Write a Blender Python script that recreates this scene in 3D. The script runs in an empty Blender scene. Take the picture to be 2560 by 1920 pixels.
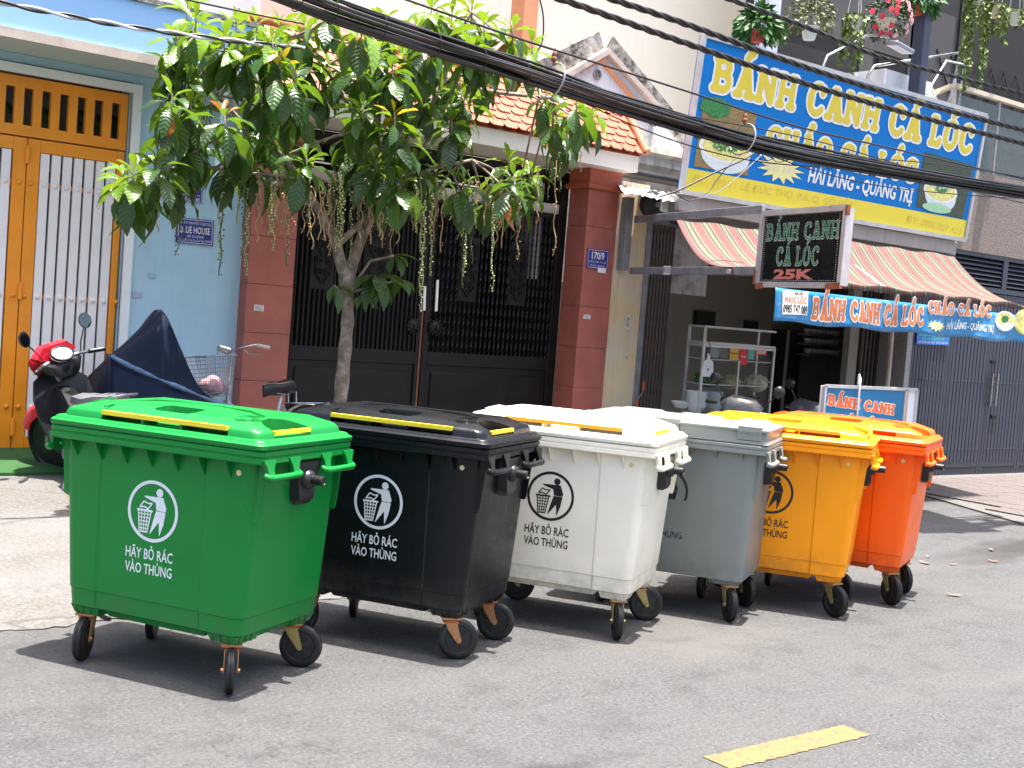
import bpy, bmesh, math, random
import numpy as np
from mathutils import Vector, Matrix, Quaternion
random.seed(7)
rnd = random.random
S = bpy.context.scene
COL = S.collection
PI = math.pi
# ---------------------------------------------------------------- camera
PW, PH, FPX = 2560.0, 1920.0, 3138.08
CR = Vector((0.78357297, -0.61642306, 0.07769176))
CU = Vector((-0.02676043, 0.09144619, 0.99545039))
CF = Vector((0.62072319, 0.78208708, -0.05515902))
CC = Vector((0, 0, 1.78454))
cam = bpy.data.cameras.new('camera')
cam.sensor_width = 36.0
cam.lens = FPX / PW * 36.0
cam.clip_start, cam.clip_end = 0.1, 400
co = bpy.data.objects.new('camera', cam)
COL.objects.link(co)
m3 = Matrix((CR, CU, -CF)).transposed()
co.matrix_world = Matrix.Translation(CC) @ m3.to_4x4()
S.camera = co
# ---------------------------------------------------------------- sky, sun, exposure
SUNV = Vector((0.058, -0.088, 1.0)).normalized()
el = math.asin(SUNV.z)
W = bpy.data.worlds.new('World')
S.world = W
W.use_nodes = True
nt = W.node_tree
sky = nt.nodes.new('ShaderNodeTexSky')
sky.sky_type = 'NISHITA'
sky.sun_disc = False
sky.sun_elevation = el
sky.sun_rotation = math.atan2(SUNV.x, SUNV.y)
sky.dust_density = 5.0
sky.ozone_density = .6
nt.links.new(sky.outputs[0], nt.nodes['Background'].inputs[0])
nt.nodes['Background'].inputs[1].default_value = 0.15
sl = bpy.data.lights.new('sun', 'SUN')
sl.energy = 5.0
sl.angle = math.radians(0.55)
sl.color = (1.0, 0.95, 0.88)
so = bpy.data.objects.new('sun', sl)
COL.objects.link(so)
so.rotation_euler = SUNV.to_track_quat('Z', 'Y').to_euler()
S.view_settings.view_transform = 'Standard'
S.view_settings.look = 'None'
S.view_settings.gamma = 1.0
S.view_settings.use_curve_mapping = False
S.view_settings.exposure = 1.7
S.render.engine = 'CYCLES'
S.cycles.max_bounces = 6
S.cycles.use_denoising = True


# ---------------------------------------------------------------- helpers: rays to planes
def ray(u, v):
    return CF + CR * ((u - PW / 2) / FPX) - CU * ((v - PH / 2) / FPX)


def hit(u, v, P, N):
    d = ray(u, v)
    return CC + d * ((Vector(P) - CC).dot(N) / d.dot(N))


NY = Vector((0, 1, 0))
NZ = Vector((0, 0, 1))


def at(u, v, Y):
    return hit(u, v, (0, Y, 0), NY)


def gz(u, v, z=0.0):
    return hit(u, v, (0, 0, z), NZ)


# ---------------------------------------------------------------- helpers: materials
def L(c):
    if isinstance(c, str):
        c = [int(c[i:i + 2], 16) / 255 for i in (0, 2, 4)]
        c = [x / 12.92 if x <= .04045 else ((x + .055) / 1.055) ** 2.4 for x in c]
    return (c[0], c[1], c[2], 1)


class N:
    def __init__(s, name):
        s.m = bpy.data.materials.new(name)
        s.m.use_nodes = True
        s.t = s.m.node_tree
        s.p = s.t.nodes['Principled BSDF']

    def n(s, typ, **kw):
        x = s.t.nodes.new(typ)
        for k, v in kw.items():
            if k in x.inputs:
                x.inputs[k].default_value = v
            else:
                setattr(x, k, v)
        return x

    def l(s, a, b):
        s.t.links.new(a, b)

    def coord(s, sc=(1, 1, 1), out='Object'):
        tc = s.n('ShaderNodeTexCoord')
        mp = s.n('ShaderNodeMapping')
        mp.inputs['Scale'].default_value = sc
        s.l(tc.outputs[out], mp.inputs[0])
        return mp.outputs[0]

    def noise(s, co, scale, detail=4, rough=.6, dist=0):
        x = s.n('ShaderNodeTexNoise', Scale=scale, Detail=detail, Roughness=rough, Distortion=dist)
        s.l(co, x.inputs['Vector'])
        return x.outputs[0]

    def ramp(s, fac, stops):
        x = s.n('ShaderNodeValToRGB')
        e = x.color_ramp.elements
        while len(e) < len(stops):
            e.new(.5)
        for i, (p, c) in enumerate(stops):
            e[i].position = p
            e[i].color = L(c) if not isinstance(c, (int, float)) else (c, c, c, 1)
        s.l(fac, x.inputs[0])
        return x.outputs[0]

    def mix(s, fac, a, b, mode='MIX'):
        x = s.n('ShaderNodeMix', data_type='RGBA', blend_type=mode)
        for i, k in ((0, fac), (6, a), (7, b)):
            if hasattr(k, 'is_output'):
                s.l(k, x.inputs[i])
            else:
                x.inputs[i].default_value = k if i == 0 else (L(k) if not isinstance(k, (int, float)) else (k, k, k, 1))
        return x.outputs[2]

    def math(s, op, a, b=0.0, c=0.0):
        x = s.n('ShaderNodeMath', operation=op)
        for i, k in enumerate((a, b, c)):
            if hasattr(k, 'is_output'):
                s.l(k, x.inputs[i])
            else:
                x.inputs[i].default_value = k
        return x.outputs[0]

    def bump(s, h, strength=.3, dist=.01):
        x = s.n('ShaderNodeBump', Strength=strength, Distance=dist)
        s.l(h, x.inputs['Height'])
        s.l(x.outputs[0], s.p.inputs['Normal'])
        return x


def mat(name, col, rough=.55, metal=0.0, var=.12, scale=6.0, bump=0.0, bscale=60.0, dirt=None, dirt_amt=.0, dirt_scale=2.5, spec=.5, sc=(1, 1, 1), coat=0.0, streak=None, streak_amt=.5):
    b = N(name)
    c = b.coord(sc)
    n1 = b.noise(c, scale, 5)
    col = L(col)
    lo = tuple(x * (1 - var) for x in col[:3])
    hi = tuple(min(1, x * (1 + var)) for x in col[:3])
    out = b.ramp(n1, [(.3, lo), (.7, hi)])
    if dirt is not None:
        n2 = b.noise(c, dirt_scale, 7, .68)
        f = b.ramp(n2, [(.62 - .3 * dirt_amt, 0.0), (.78 - .25 * dirt_amt, min(1., .4 + dirt_amt))])
        out = b.mix(f, out, dirt)
    if streak is not None:
        c2 = b.coord((sc[0] * 6, sc[1] * 6, .35))
        n3 = b.noise(c2, 2.2, 6, .7)
        f = b.ramp(n3, [(.5, 0.0), (.8, streak_amt)])
        out = b.mix(f, out, streak)
    b.l(out, b.p.inputs['Base Color'])
    rr = b.ramp(n1, [(.25, max(0., rough - .07)), (.75, min(1., rough + .08))])
    b.l(rr, b.p.inputs['Roughness'])
    b.p.inputs['Metallic'].default_value = metal
    b.p.inputs['Specular IOR Level'].default_value = spec
    b.p.inputs['Coat Weight'].default_value = coat
    if bump:
        b.bump(b.noise(b.coord(sc), bscale, 4), bump, .01)
    return b.m


def flat(name, col, rough=.6, var=.05):
    return mat(name, col, rough, var=var, scale=14)


# ---------------------------------------------------------------- helpers: meshes
class B:
    def __init__(s):
        s.v, s.f, s.mi = [], [], []

    def add(s, vs, fs, mi=0):
        n = len(s.v)
        s.v += [tuple(x) for x in vs]
        s.f += [tuple(i + n for i in f) for f in fs]
        s.mi += [mi] * len(fs)
        return s

    def box(s, a, b):
        x0, y0, z0 = [min(p, q) for p, q in zip(a, b)]
        x1, y1, z1 = [max(p, q) for p, q in zip(a, b)]
        return s.hexa([(x0, y0, z0), (x1, y0, z0), (x1, y1, z0), (x0, y1, z0), (x0, y0, z1), (x1, y0, z1), (x1, y1, z1), (x0, y1, z1)])

    def hexa(s, p):
        return s.add(p, [(3, 2, 1, 0), (4, 5, 6, 7), (0, 1, 5, 4), (1, 2, 6, 5), (2, 3, 7, 6), (3, 0, 4, 7)])

    def obox(s, c, X, Y, Z):
        c, X, Y, Z = map(Vector, (c, X, Y, Z))
        return s.hexa([c - X - Y - Z, c + X - Y - Z, c + X + Y - Z, c - X + Y - Z, c - X - Y + Z, c + X - Y + Z, c + X + Y + Z, c - X + Y + Z])

    def beam(s, p, q, w, h, up=(0, 0, 1)):
        p, q = Vector(p), Vector(q)
        d = (q - p)
        a = d.normalized()
        sd = a.cross(Vector(up))
        if sd.length < 1e-4:
            sd = a.cross(Vector((1, 0, 0)))
        sd.normalize()
        u = sd.cross(a)
        return s.obox((p + q) / 2, d / 2, sd * w / 2, u * h / 2)

    def loft(s, rings, cap0=True, cap1=True, mi=0):
        n = len(rings[0])
        vs = [p for r in rings for p in r]
        fs = []
        for k in range(len(rings) - 1):
            for i in range(n):
                j = (i + 1) % n
                fs.append((k * n + i, k * n + j, (k + 1) * n + j, (k + 1) * n + i))
        if cap0:
            fs.append(tuple(reversed(range(n))))
        if cap1:
            fs.append(tuple(range((len(rings) - 1) * n, len(rings) * n)))
        return s.add(vs, fs, mi)

    def tube(s, pts, r, n=8, cap=True):
        pts = [Vector(p) for p in pts]
        rs = r if isinstance(r, (list, tuple)) else [r] * len(pts)
        rings = []
        prev = None
        for i, p in enumerate(pts):
            a = pts[max(0, i - 1)]
            b = pts[min(len(pts) - 1, i + 1)]
            t = (b - a)
            t = t.normalized() if t.length > 1e-9 else Vector((0, 0, 1))
            if prev is None:
                prev = t.orthogonal().normalized()
            x = (prev - t * prev.dot(t))
            x = x.normalized() if x.length > 1e-6 else t.orthogonal().normalized()
            prev = x
            y = t.cross(x)
            rings.append([p + (x * math.cos(2 * PI * k / n) + y * math.sin(2 * PI * k / n)) * rs[i] for k in range(n)])
        return s.loft(rings, cap, cap)

    def cyl(s, p, q, r, r2=None, n=16, cap=True):
        return s.tube([p, q], [r, r if r2 is None else r2], n, cap)

    def lathe(s, prof, o=(0, 0, 0), axis=(0, 0, 1), n=24):
        o, a = Vector(o), Vector(axis).normalized()
        x = a.orthogonal().normalized()
        y = a.cross(x)
        rings = [[o + a * h + (x * math.cos(2 * PI * k / n) + y * math.sin(2 * PI * k / n)) * max(r, 1e-4) for k in range(n)] for r, h in prof]
        return s.loft(rings, True, True)

    def prism(s, pts, vec):
        vec = Vector(vec)
        a = [Vector(p) for p in pts]
        return s.loft([a, [p + vec for p in a]])

    def quad(s, *p):
        return s.add(p, [tuple(range(len(p)))])

    def ball(s, c, r, nu=8, nv=5):
        c = Vector(c)
        r = (r, r, r) if isinstance(r, (int, float)) else r
        rings = []
        for i in range(nv + 1):
            t = PI * (i + .02) / (nv + .04) - PI / 2
            rings.append([c + Vector((r[0] * math.cos(t) * math.cos(2 * PI * k / nu), r[1] * math.cos(t) * math.sin(2 * PI * k / nu), r[2] * math.sin(t))) for k in range(nu)])
        return s.loft(rings)

    def mesh(s, name, smooth=None):
        me = bpy.data.meshes.new(name)
        me.from_pydata(s.v, [], s.f)
        if any(s.mi):
            me.polygons.foreach_set('material_index', s.mi)
        if smooth:
            me.polygons.foreach_set('use_smooth', [True] * len(me.polygons))
            me.set_sharp_from_angle(angle=math.radians(smooth))
        me.update()
        return me


def thing(name, label, cat, loc=(0, 0, 0), rz=0.0, group=None):
    o = bpy.data.objects.new(name, None)
    COL.objects.link(o)
    o.empty_display_size = .1
    o.matrix_basis = Matrix.Translation(Vector(loc)) @ Matrix.Rotation(rz, 4, 'Z')
    return tag(o, label, cat, group)


def tag(o, label=None, cat=None, group=None, kind=None):
    if label:
        o['label'] = label
    if cat:
        o['category'] = cat
    if group:
        o['group'] = group
    if kind:
        o['kind'] = kind
    return o


def obj(name, b, m, parent=None, smooth=None, bevel=0, local=False):
    """one mesh object; under a parent, coordinates are world ones unless local"""
    me = b.mesh(name, smooth) if isinstance(b, B) else b
    o = bpy.data.objects.new(name, me)
    COL.objects.link(o)
    for x in (m if isinstance(m, (list, tuple)) else [m]):
        if x is not None and isinstance(b, B):
            me.materials.append(x)
    if parent is not None:
        o.parent = parent
        if not local and parent.type == 'EMPTY':
            o.matrix_parent_inverse = parent.matrix_basis.inverted()
    if bevel:
        md = o.modifiers.new('bevel', 'BEVEL')
        md.width = bevel
        md.segments = 2
        md.limit_method = 'ANGLE'
        md.angle_limit = math.radians(40)
        if not smooth:
            me.polygons.foreach_set('use_smooth', [True] * len(me.polygons))
            me.set_sharp_from_angle(angle=math.radians(50))
    return o


def struct(name, b, m, parent=None, **k):
    o = obj(name, b, m, parent, **k)
    if parent is None:
        o['kind'] = 'structure'
    return o


def copy_tree(o, parent=None):
    c = o.copy()
    COL.objects.link(c)
    if parent is not None:
        c.parent = parent
    for ch in list(KIDS.get(o.name, o.children)):
        copy_tree(ch, c)
    return c


KIDS = {}
# ---------------------------------------------------------------- helpers: flat print (signed distance shapes, lettering)


def sdf_mesh(fn, x0, x1, y0, y1, nx, ny):
    xs = np.linspace(x0, x1, nx + 1)
    ys = np.linspace(y0, y1, ny + 1)
    X, Y = np.meshgrid(xs, ys)
    D = fn(X, Y)
    ins = D < 0
    vs, fs, cache = [], [], {}

    def vert(key, p):
        if key not in cache:
            cache[key] = len(vs)
            vs.append(p)
        return cache[key]
    for j in range(ny):
        row = ins[j:j + 2]
        if not row.any():
            continue
        i = 0
        while i < nx:
            c = ((i, j), (i + 1, j), (i + 1, j + 1), (i, j + 1))
            k = [ins[b, a] for a, b in c]
            if all(k):
                i2 = i
                while i2 + 1 < nx and ins[j, i2 + 2] and ins[j + 1, i2 + 2]:
                    i2 += 1
                fs.append(tuple(vert(q, (xs[q[0]], ys[q[1]])) for q in ((i, j), (i2 + 1, j), (i2 + 1, j + 1), (i, j + 1))))
                i = i2 + 1
                continue
            if any(k):
                poly = []
                for a in range(4):
                    p, q = c[a], c[(a + 1) % 4]
                    if ins[p[1], p[0]]:
                        poly.append(vert(p, (xs[p[0]], ys[p[1]])))
                    if ins[p[1], p[0]] != ins[q[1], q[0]]:
                        da, db = D[p[1], p[0]], D[q[1], q[0]]
                        t = da / (da - db)
                        key = (p, q) if p < q else (q, p)
                        poly.append(vert(key, (xs[p[0]] + (xs[q[0]] - xs[p[0]]) * t, ys[p[1]] + (ys[q[1]] - ys[p[1]]) * t)))
                if len(poly) > 2:
                    fs.append(tuple(poly))
            i += 1
    return [(float(a), float(b)) for a, b in vs], fs


def d_seg(X, Y, a, b):
    ax, ay = a
    dx, dy = b[0] - ax, b[1] - ay
    t = np.clip(((X - ax) * dx + (Y - ay) * dy) / (dx * dx + dy * dy + 1e-12), 0, 1)
    return np.hypot(X - ax - t * dx, Y - ay - t * dy)


def d_line(X, Y, pts):
    d = 1e9
    for a, b in zip(pts, pts[1:]):
        d = np.minimum(d, d_seg(X, Y, a, b))
    return d


def d_poly(X, Y, pts):
    d = d_line(X, Y, list(pts) + [pts[0]])
    c = np.zeros(X.shape, bool)
    n = len(pts)
    for i in range(n):
        (xa, ya), (xb, yb) = pts[i], pts[(i + 1) % n]
        c ^= ((ya > Y) != (yb > Y)) & (X < (xb - xa) * (Y - ya) / (yb - ya + 1e-12) + xa)
    return np.where(c, -d, d)


def arc(cx, cy, rx, ry, a0, a1, n=14):
    return [(cx + rx * math.cos(math.radians(a0 + (a1 - a0) * i / n)), cy + ry * math.sin(math.radians(a0 + (a1 - a0) * i / n))) for i in range(n + 1)]


# fat slab-serif capitals: strokes on a cap height of 1
FAT = {
    'B': (.62, [[(0, 0), (0, 1)], [(-.1, 1), (.3, 1)] + arc(.3, .77, .2, .23, 90, -90, 8) + [(0, .54)], [(.3, .54)] + arc(.32, .27, .25, .27, 90, -90, 8) + [(-.1, 0)]]),
    'A': (.74, [[(.1, 0), (.36, 1)], [(.36, 1), (.64, 0)], [(.4, 1), (.68, 0)], [(.2, .3), (.56, .3)], [(-.02, 0), (.2, 0)], [(.5, 0), (.8, 0)], [(.26, 1), (.36, 1)]]),
    'N': (.72, [[(.04, 0), (.04, 1)], [(.02, 1), (.62, 0)], [(.08, 1), (.64, .06)], [(.64, 0), (.64, 1)], [(-.06, 0), (.14, 0)], [(-.06, 1), (.06, 1)], [(.54, 1), (.74, 1)]]),
    'H': (.7, [[(.04, 0), (.04, 1)], [(.6, 0), (.6, 1)], [(.04, .5), (.6, .5)], [(-.06, 0), (.14, 0)], [(.5, 0), (.7, 0)], [(-.06, 1), (.14, 1)], [(.5, 1), (.7, 1)]]),
    'C': (.66, [arc(.38, .5, .38, .5, 48, 318, 18), [(.62, .78), (.64, .92)], [(.02, .4), (.02, .6)], [(.06, .35), (.06, .65)]]),
    'L': (.52, [[(.06, 0), (.06, 1)], [(-.04, 0), (.5, 0), (.54, .16)], [(-.04, 1), (.18, 1)]]),
    'O': (.74, [arc(.36, .5, .36, .5, 0, 360, 24), [(.05, .36), (.05, .64)], [(.67, .36), (.67, .64)]]),
}
ACC = {'Á': 'A', 'Ó': 'O'}
GL = {}


def fat_glyph(ch, r):
    if (ch, r) not in GL:
        base = ACC.get(ch, ch)
        st = [list(s) for s in FAT[base][1]]
        if ch in ACC:
            st.append([(.34, 1.28), (.5, 1.5)])

        def fn(X, Y):
            d = 1e9
            for s in st:
                d = np.minimum(d, d_line(X, Y, s))
            if ch in ACC:
                d = np.minimum(d, np.hypot(X - .5, Y - 1.5) - .05)
            return d - r
        GL[ch, r] = sdf_mesh(fn, -.35, 1.05, -.3, 1.85, 44, 68)
    return GL[ch, r]


def fat_text(t, r, gap=.34, space=.5):
    vs, fs, x = [], [], 0
    k = 0
    for ch in t:
        if ch == ' ':
            x += space
            continue
        v, f = fat_glyph(ch, r)
        n = len(vs)
        k += 1
        vs += [(a + x, b, .0006 * (k % 2)) for a, b in v]
        fs += [tuple(i + n for i in q) for q in f]
        x += FAT[ACC.get(ch, ch)][0] + gap
    return vs, fs, (-.1, x - gap + .02, 0, 1)


def font_text(t, bold=0.0, shear=0.0):
    c = bpy.data.curves.new('print', 'FONT')
    c.body = t
    c.offset = bold
    c.shear = shear
    c.resolution_u = 2
    o = bpy.data.objects.new('print', c)
    COL.objects.link(o)
    bpy.context.view_layer.update()
    me = bpy.data.meshes.new_from_object(o.evaluated_get(bpy.context.evaluated_depsgraph_get()))
    vs = [(v.co.x, v.co.y, 0) for v in me.vertices]
    fs = [tuple(p.vertices) for p in me.polygons]
    bpy.data.objects.remove(o)
    bpy.data.curves.remove(c)
    bpy.data.meshes.remove(me)
    xs = [v[0] for v in vs]
    return vs, fs, (min(xs), max(xs), 0, .69)


def lay(b, geo, BL, BR, TL, nrm, eps=.002, mi=0):
    """maps flat geometry (its reference box) on the parallelogram BL, BR, TL of a surface"""
    vs, fs, (x0, x1, y0, y1) = geo
    BL, BR, TL, nrm = map(Vector, (BL, BR, TL, nrm))
    U, V = (BR - BL) / (x1 - x0), (TL - BL) / (y1 - y0)
    return b.add([BL + U * (v[0] - x0) + V * (v[1] - y0) + nrm * (eps + (v[2] if len(v) > 2 else 0)) for v in vs], fs, mi)


def two(vf, box):
    return [(a, c, 0) for a, c in vf[0]], vf[1], box
# ================================================================ materials
M = {}
b = N('asphalt')
c = b.coord()
g = b.noise(c, 52, 4, .8)
g2 = b.noise(c, 38, 5, .78, 1.5)
big = b.noise(c, .55, 6, .62)
col = b.ramp(g, [(.30, (.020, .020, .021)), (.44, (.064, .065, .067)), (.58, (.092, .093, .095)), (.70, (.20, .202, .205))])
col = b.mix(b.ramp(g2, [(.385, .85), (.44, 0.0)]), col, (.014, .014, .015))
col = b.mix(b.ramp(big, [(.3, .0), (.72, .5)]), col, (.094, .092, .089))
st = b.noise(c, .42, 7, .66, .6)
col = b.mix(b.ramp(st, [(.60, 0.0), (.70, .5)]), col, (.052, .05, .049))
# oil stain and wet gutter patch, each with a place of its own


def blob(b, c, cen, rad, warp=.6):
    mp = b.n('ShaderNodeMapping')
    mp.inputs['Location'].default_value = (-cen[0] / rad[0], -cen[1] / rad[1], 0)
    mp.inputs['Scale'].default_value = (1 / rad[0], 1 / rad[1], 0)
    b.l(c, mp.inputs[0])
    ln = b.n('ShaderNodeVectorMath', operation='LENGTH')
    b.l(mp.outputs[0], ln.inputs[0])
    nz = b.noise(c, 3.2, 6, .7)
    return b.math('ADD', ln.outputs['Value'], b.math('MULTIPLY', b.math('SUBTRACT', nz, .5), warp * 2))


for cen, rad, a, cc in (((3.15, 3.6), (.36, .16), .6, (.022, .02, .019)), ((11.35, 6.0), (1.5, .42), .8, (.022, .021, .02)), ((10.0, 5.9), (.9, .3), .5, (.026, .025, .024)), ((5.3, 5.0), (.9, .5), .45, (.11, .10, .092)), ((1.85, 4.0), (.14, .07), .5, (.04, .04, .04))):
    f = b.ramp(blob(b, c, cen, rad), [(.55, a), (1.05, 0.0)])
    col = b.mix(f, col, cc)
mid = b.noise(c, 3.4, 6, .7)
col = b.mix(b.ramp(mid, [(.35, .35), (.5, 0.0)]), col, (.03, .03, .03))
wear = b.noise(b.coord((.12, 1.1, 1)), 2.2, 5, .6)                  # wear along the lane
col = b.mix(b.ramp(wear, [(.48, 0.0), (.72, .4)]), col, (.110, .108, .105))
ck = b.n('ShaderNodeTexVoronoi', feature='DISTANCE_TO_EDGE', Scale=.32)
dv = b.n('ShaderNodeVectorMath', operation='ADD')
nz_ = b.n('ShaderNodeTexNoise', Scale=2.6, Detail=6)
b.l(c, nz_.inputs['Vector'])
b.l(c, dv.inputs[0])
b.l(nz_.outputs[1], dv.inputs[1])
b.l(dv.outputs[0], ck.inputs['Vector'])
col = b.mix(b.math('MULTIPLY', b.ramp(ck.outputs[0], [(.0, .55), (.005, 0.0)]), b.ramp(big, [(.5, 0.0), (.6, 1.0)])), col, (.03, .03, .03))
b.l(col, b.p.inputs['Base Color'])
b.p.inputs['Roughness'].default_value = .85
b.p.inputs['Specular IOR Level'].default_value = .3
b.bump(b.math('ADD', g, b.math('MULTIPLY', g2, .8)), .8, .012)
M['asphalt'] = b.m

b = N('worn_concrete')
c = b.coord()
g = b.noise(c, 45, 5, .7)
big = b.noise(c, 1.3, 7, .68)
col = b.ramp(g, [(.3, (.058, .053, .048)), (.52, (.105, .098, .09)), (.75, (.17, .16, .15))])
col = b.mix(b.ramp(big, [(.42, 0.0), (.66, .55)]), col, (.14, .142, .146))
cr = b.n('ShaderNodeTexVoronoi', feature='DISTANCE_TO_EDGE', Scale=.55)
b.l(c, cr.inputs['Vector'])
d2 = b.noise(c, 2.1, 6, .7)
col = b.mix(b.ramp(d2, [(.58, 0.0), (.8, .55)]), col, (.045, .042, .039))
col = b.mix(b.ramp(cr.outputs[0], [(.0, .6), (.008, 0.0)]), col, (.045, .042, .04))
b.l(col, b.p.inputs['Base Color'])
b.p.inputs['Roughness'].default_value = .9
b.bump(g, .6, .01)
M['concrete'] = b.m

M['road_paint'] = mat('road_paint', (.175, .115, .038), .8, var=.16, scale=40, dirt=(.055, .053, .052), dirt_amt=.45, dirt_scale=26, bump=.3, bscale=120)
M['blue_wall'] = mat('blue_wall', (.36, .55, .68), .75, var=.05, scale=2.2, dirt=(.30, .44, .54), dirt_amt=.25, streak=(.27, .42, .53), streak_amt=.28, bump=.08)
M['blue_fascia'] = mat('blue_fascia', (.27, .47, .76), .75, var=.05, scale=1.4, streak=(.36, .55, .70), streak_amt=.35, bump=.06)
M['lavender'] = mat('lavender_wall', (.52, .55, .68), .8, var=.05, dirt=(.3, .3, .35), dirt_amt=.2)
M['soffit'] = mat('soffit_paint', (.42, .52, .50), .85, var=.05, scale=1.5)
M['white_trim'] = mat('white_trim', (.72, .76, .78), .7, var=.04)
M['tan_trim'] = mat('tan_trim', (.50, .42, .36), .8, var=.12, dirt=(.25, .2, .17), dirt_amt=.3)
M['orange_metal'] = mat('orange_gate_paint', (.78, .27, .012), .42, var=.08, scale=3, streak=(.52, .17, .012), streak_amt=.3)
M['slat_white'] = mat('slat_white', (.76, .74, .74), .45, var=.05, scale=3, streak=(.5, .48, .46), streak_amt=.3)
M['grey_plaster'] = mat('grey_plaster', (.30, .285, .27), .85, var=.12, dirt=(.16, .15, .14), dirt_amt=.3)
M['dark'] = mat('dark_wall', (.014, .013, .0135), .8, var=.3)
M['red_stone'] = mat('red_gate_tile', (.345, .102, .076), .5, var=.14, scale=3.5, dirt=(.20, .06, .045), dirt_amt=.3, streak=(.36, .14, .105), streak_amt=.25, bump=.05)
M['red_paint'] = mat('red_capital_paint', (.40, .095, .052), .55, var=.1)
M['iron'] = mat('black_iron', (.0065, .0052, .0058), .42, var=.3, metal=.0, dirt=(.02, .011, .009), dirt_amt=.25, dirt_scale=4, spec=.3)
M['rust'] = mat('rusty_steel', (.22, .07, .03), .8, var=.35, scale=18)
M['roof_tile'] = mat('terracotta', (.37, .098, .05), .6, var=.18, scale=3, dirt=(.2, .065, .04), dirt_amt=.25)
M['roof_ridge'] = mat('ridge_tile', (.40, .13, .055), .6, var=.12)
M['cream'] = mat('cream_plaster', (.70, .65, .57), .85, var=.04, scale=.8, streak=(.55, .51, .46), streak_amt=.22, dirt=(.6, .54, .47), dirt_amt=.1)
M['pink_ledge'] = mat('pink_ledge', (.68, .50, .42), .8, var=.06)
M['mossy'] = mat('mossy_plaster', (.42, .39, .35), .95, var=.3, scale=9, dirt=(.045, .04, .036), dirt_amt=.72, dirt_scale=5, bump=.5, bscale=40)
M['stained'] = mat('stained_white_wall', (.66, .66, .68), .9, var=.06, dirt=(.10, .095, .09), dirt_amt=.38, dirt_scale=3.5, streak=(.16, .15, .14), streak_amt=.6)
M['eave'] = mat('mouldy_eave', (.45, .42, .36), .95, var=.25, scale=6, streak=(.06, .055, .05), streak_amt=.85, bump=.3)
M['gutter'] = mat('black_gutter', (.02, .02, .022), .35, var=.3)
M['orange_trim'] = mat('orange_wall_trim', (.60, .27, .14), .8, var=.1)
M['yellow_wall'] = mat('yellow_wall', (.66, .53, .33), .85, var=.08, scale=3, dirt=(.60, .56, .50), dirt_amt=.45, streak=(.35, .28, .19), streak_amt=.45, bump=.12)
M['tin'] = mat('tin_sheet', (.62, .62, .63), .45, var=.15, metal=.3, dirt=(.12, .09, .07), dirt_amt=.25, dirt_scale=8)
M['steel'] = mat('galvanised_steel', (.27, .28, .31), .5, var=.2, metal=.45, scale=8, dirt=(.18, .08, .05), dirt_amt=.2, dirt_scale=7)
M['chrome'] = mat('chrome', (.42, .42, .43), .25, var=.08, metal=1.0)
M['alu'] = mat('aluminium_frame', (.55, .55, .55), .42, var=.12, metal=.4, dirt=(.25, .16, .11), dirt_amt=.15, dirt_scale=9)
M['ledge'] = mat('stained_ledge', (.32, .295, .28), .9, var=.12, scale=4, streak=(.15, .12, .10), streak_amt=.6)
M['interior'] = mat('shop_interior', (.30, .275, .235), .9, var=.15, scale=1.2)
M['shutter'] = mat('shutter_steel', (.105, .085, .08), .55, var=.25, dirt=(.16, .09, .06), dirt_amt=.3)
M['pebble'] = mat('pebbledash', (.19, .155, .135), .95, var=.45, scale=55, bump=.8, bscale=60)
M['grey_pebble'] = mat('grey_pebbledash', (.30, .29, .29), .95, var=.4, scale=70, bump=.6)
M['grey_gate'] = mat('blue_grey_gate', (.036, .040, .058), .5, var=.1, scale=3)
M['grey_gate_edge'] = mat('blue_grey_frame', (.030, .034, .050), .45, var=.1)
M['slate'] = mat('slate_paint', (.022, .0215, .024), .8, var=.15)
M['slate_light'] = mat('slate_column', (.062, .06, .061), .8, var=.12)
M['navy_post'] = mat('navy_post', (.035, .042, .075), .5, var=.1)
M['white_paint'] = mat('white_paint', (.76, .76, .77), .6, var=.04)
M['beige_rail'] = mat('beige_rail', (.60, .52, .40), .6, var=.1)
M['turf'] = mat('green_mat', (.02, .085, .018), .95, var=.35, scale=60, bump=.8, bscale=150)
b = N('glass')
b.p.inputs['Base Color'].default_value = (.16, .2, .2, 1)
b.p.inputs['Roughness'].default_value = .05
b.p.inputs['Alpha'].default_value = .3
M['glass'] = b.m
b = N('cabinet_glass')
b.p.inputs['Base Color'].default_value = (.05, .06, .06, 1)
b.p.inputs['Roughness'].default_value = .04
b.p.inputs['Alpha'].default_value = .12
M['pane'] = b.m

b = N('fan_tile')
c = b.coord()
n0 = b.noise(c, 14, 4)
vm = b.n('ShaderNodeVectorMath', operation='LENGTH')
b.l(c, vm.inputs[0])
wv = b.math('SINE', b.math('MULTIPLY', vm.outputs['Value'], 80.0))
col = b.ramp(n0, [(.3, (.098, .080, .074)), (.7, (.135, .112, .105))])
col = b.mix(b.ramp(wv, [(.66, 0.0), (.9, .95)]), col, (.02, .016, .015))
b.l(col, b.p.inputs['Base Color'])
b.p.inputs['Roughness'].default_value = .85
b.bump(wv, .3, .004)
M['fan_tile'] = b.m

NF = Vector((0, -1, 0))


def ramp_z(x, y):
    k = .0767 if x <= 6 else .0767 * max(0.0, (11.5 - x) / 5.5)
    return .014 + k * max(0, y - 6.43)


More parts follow.
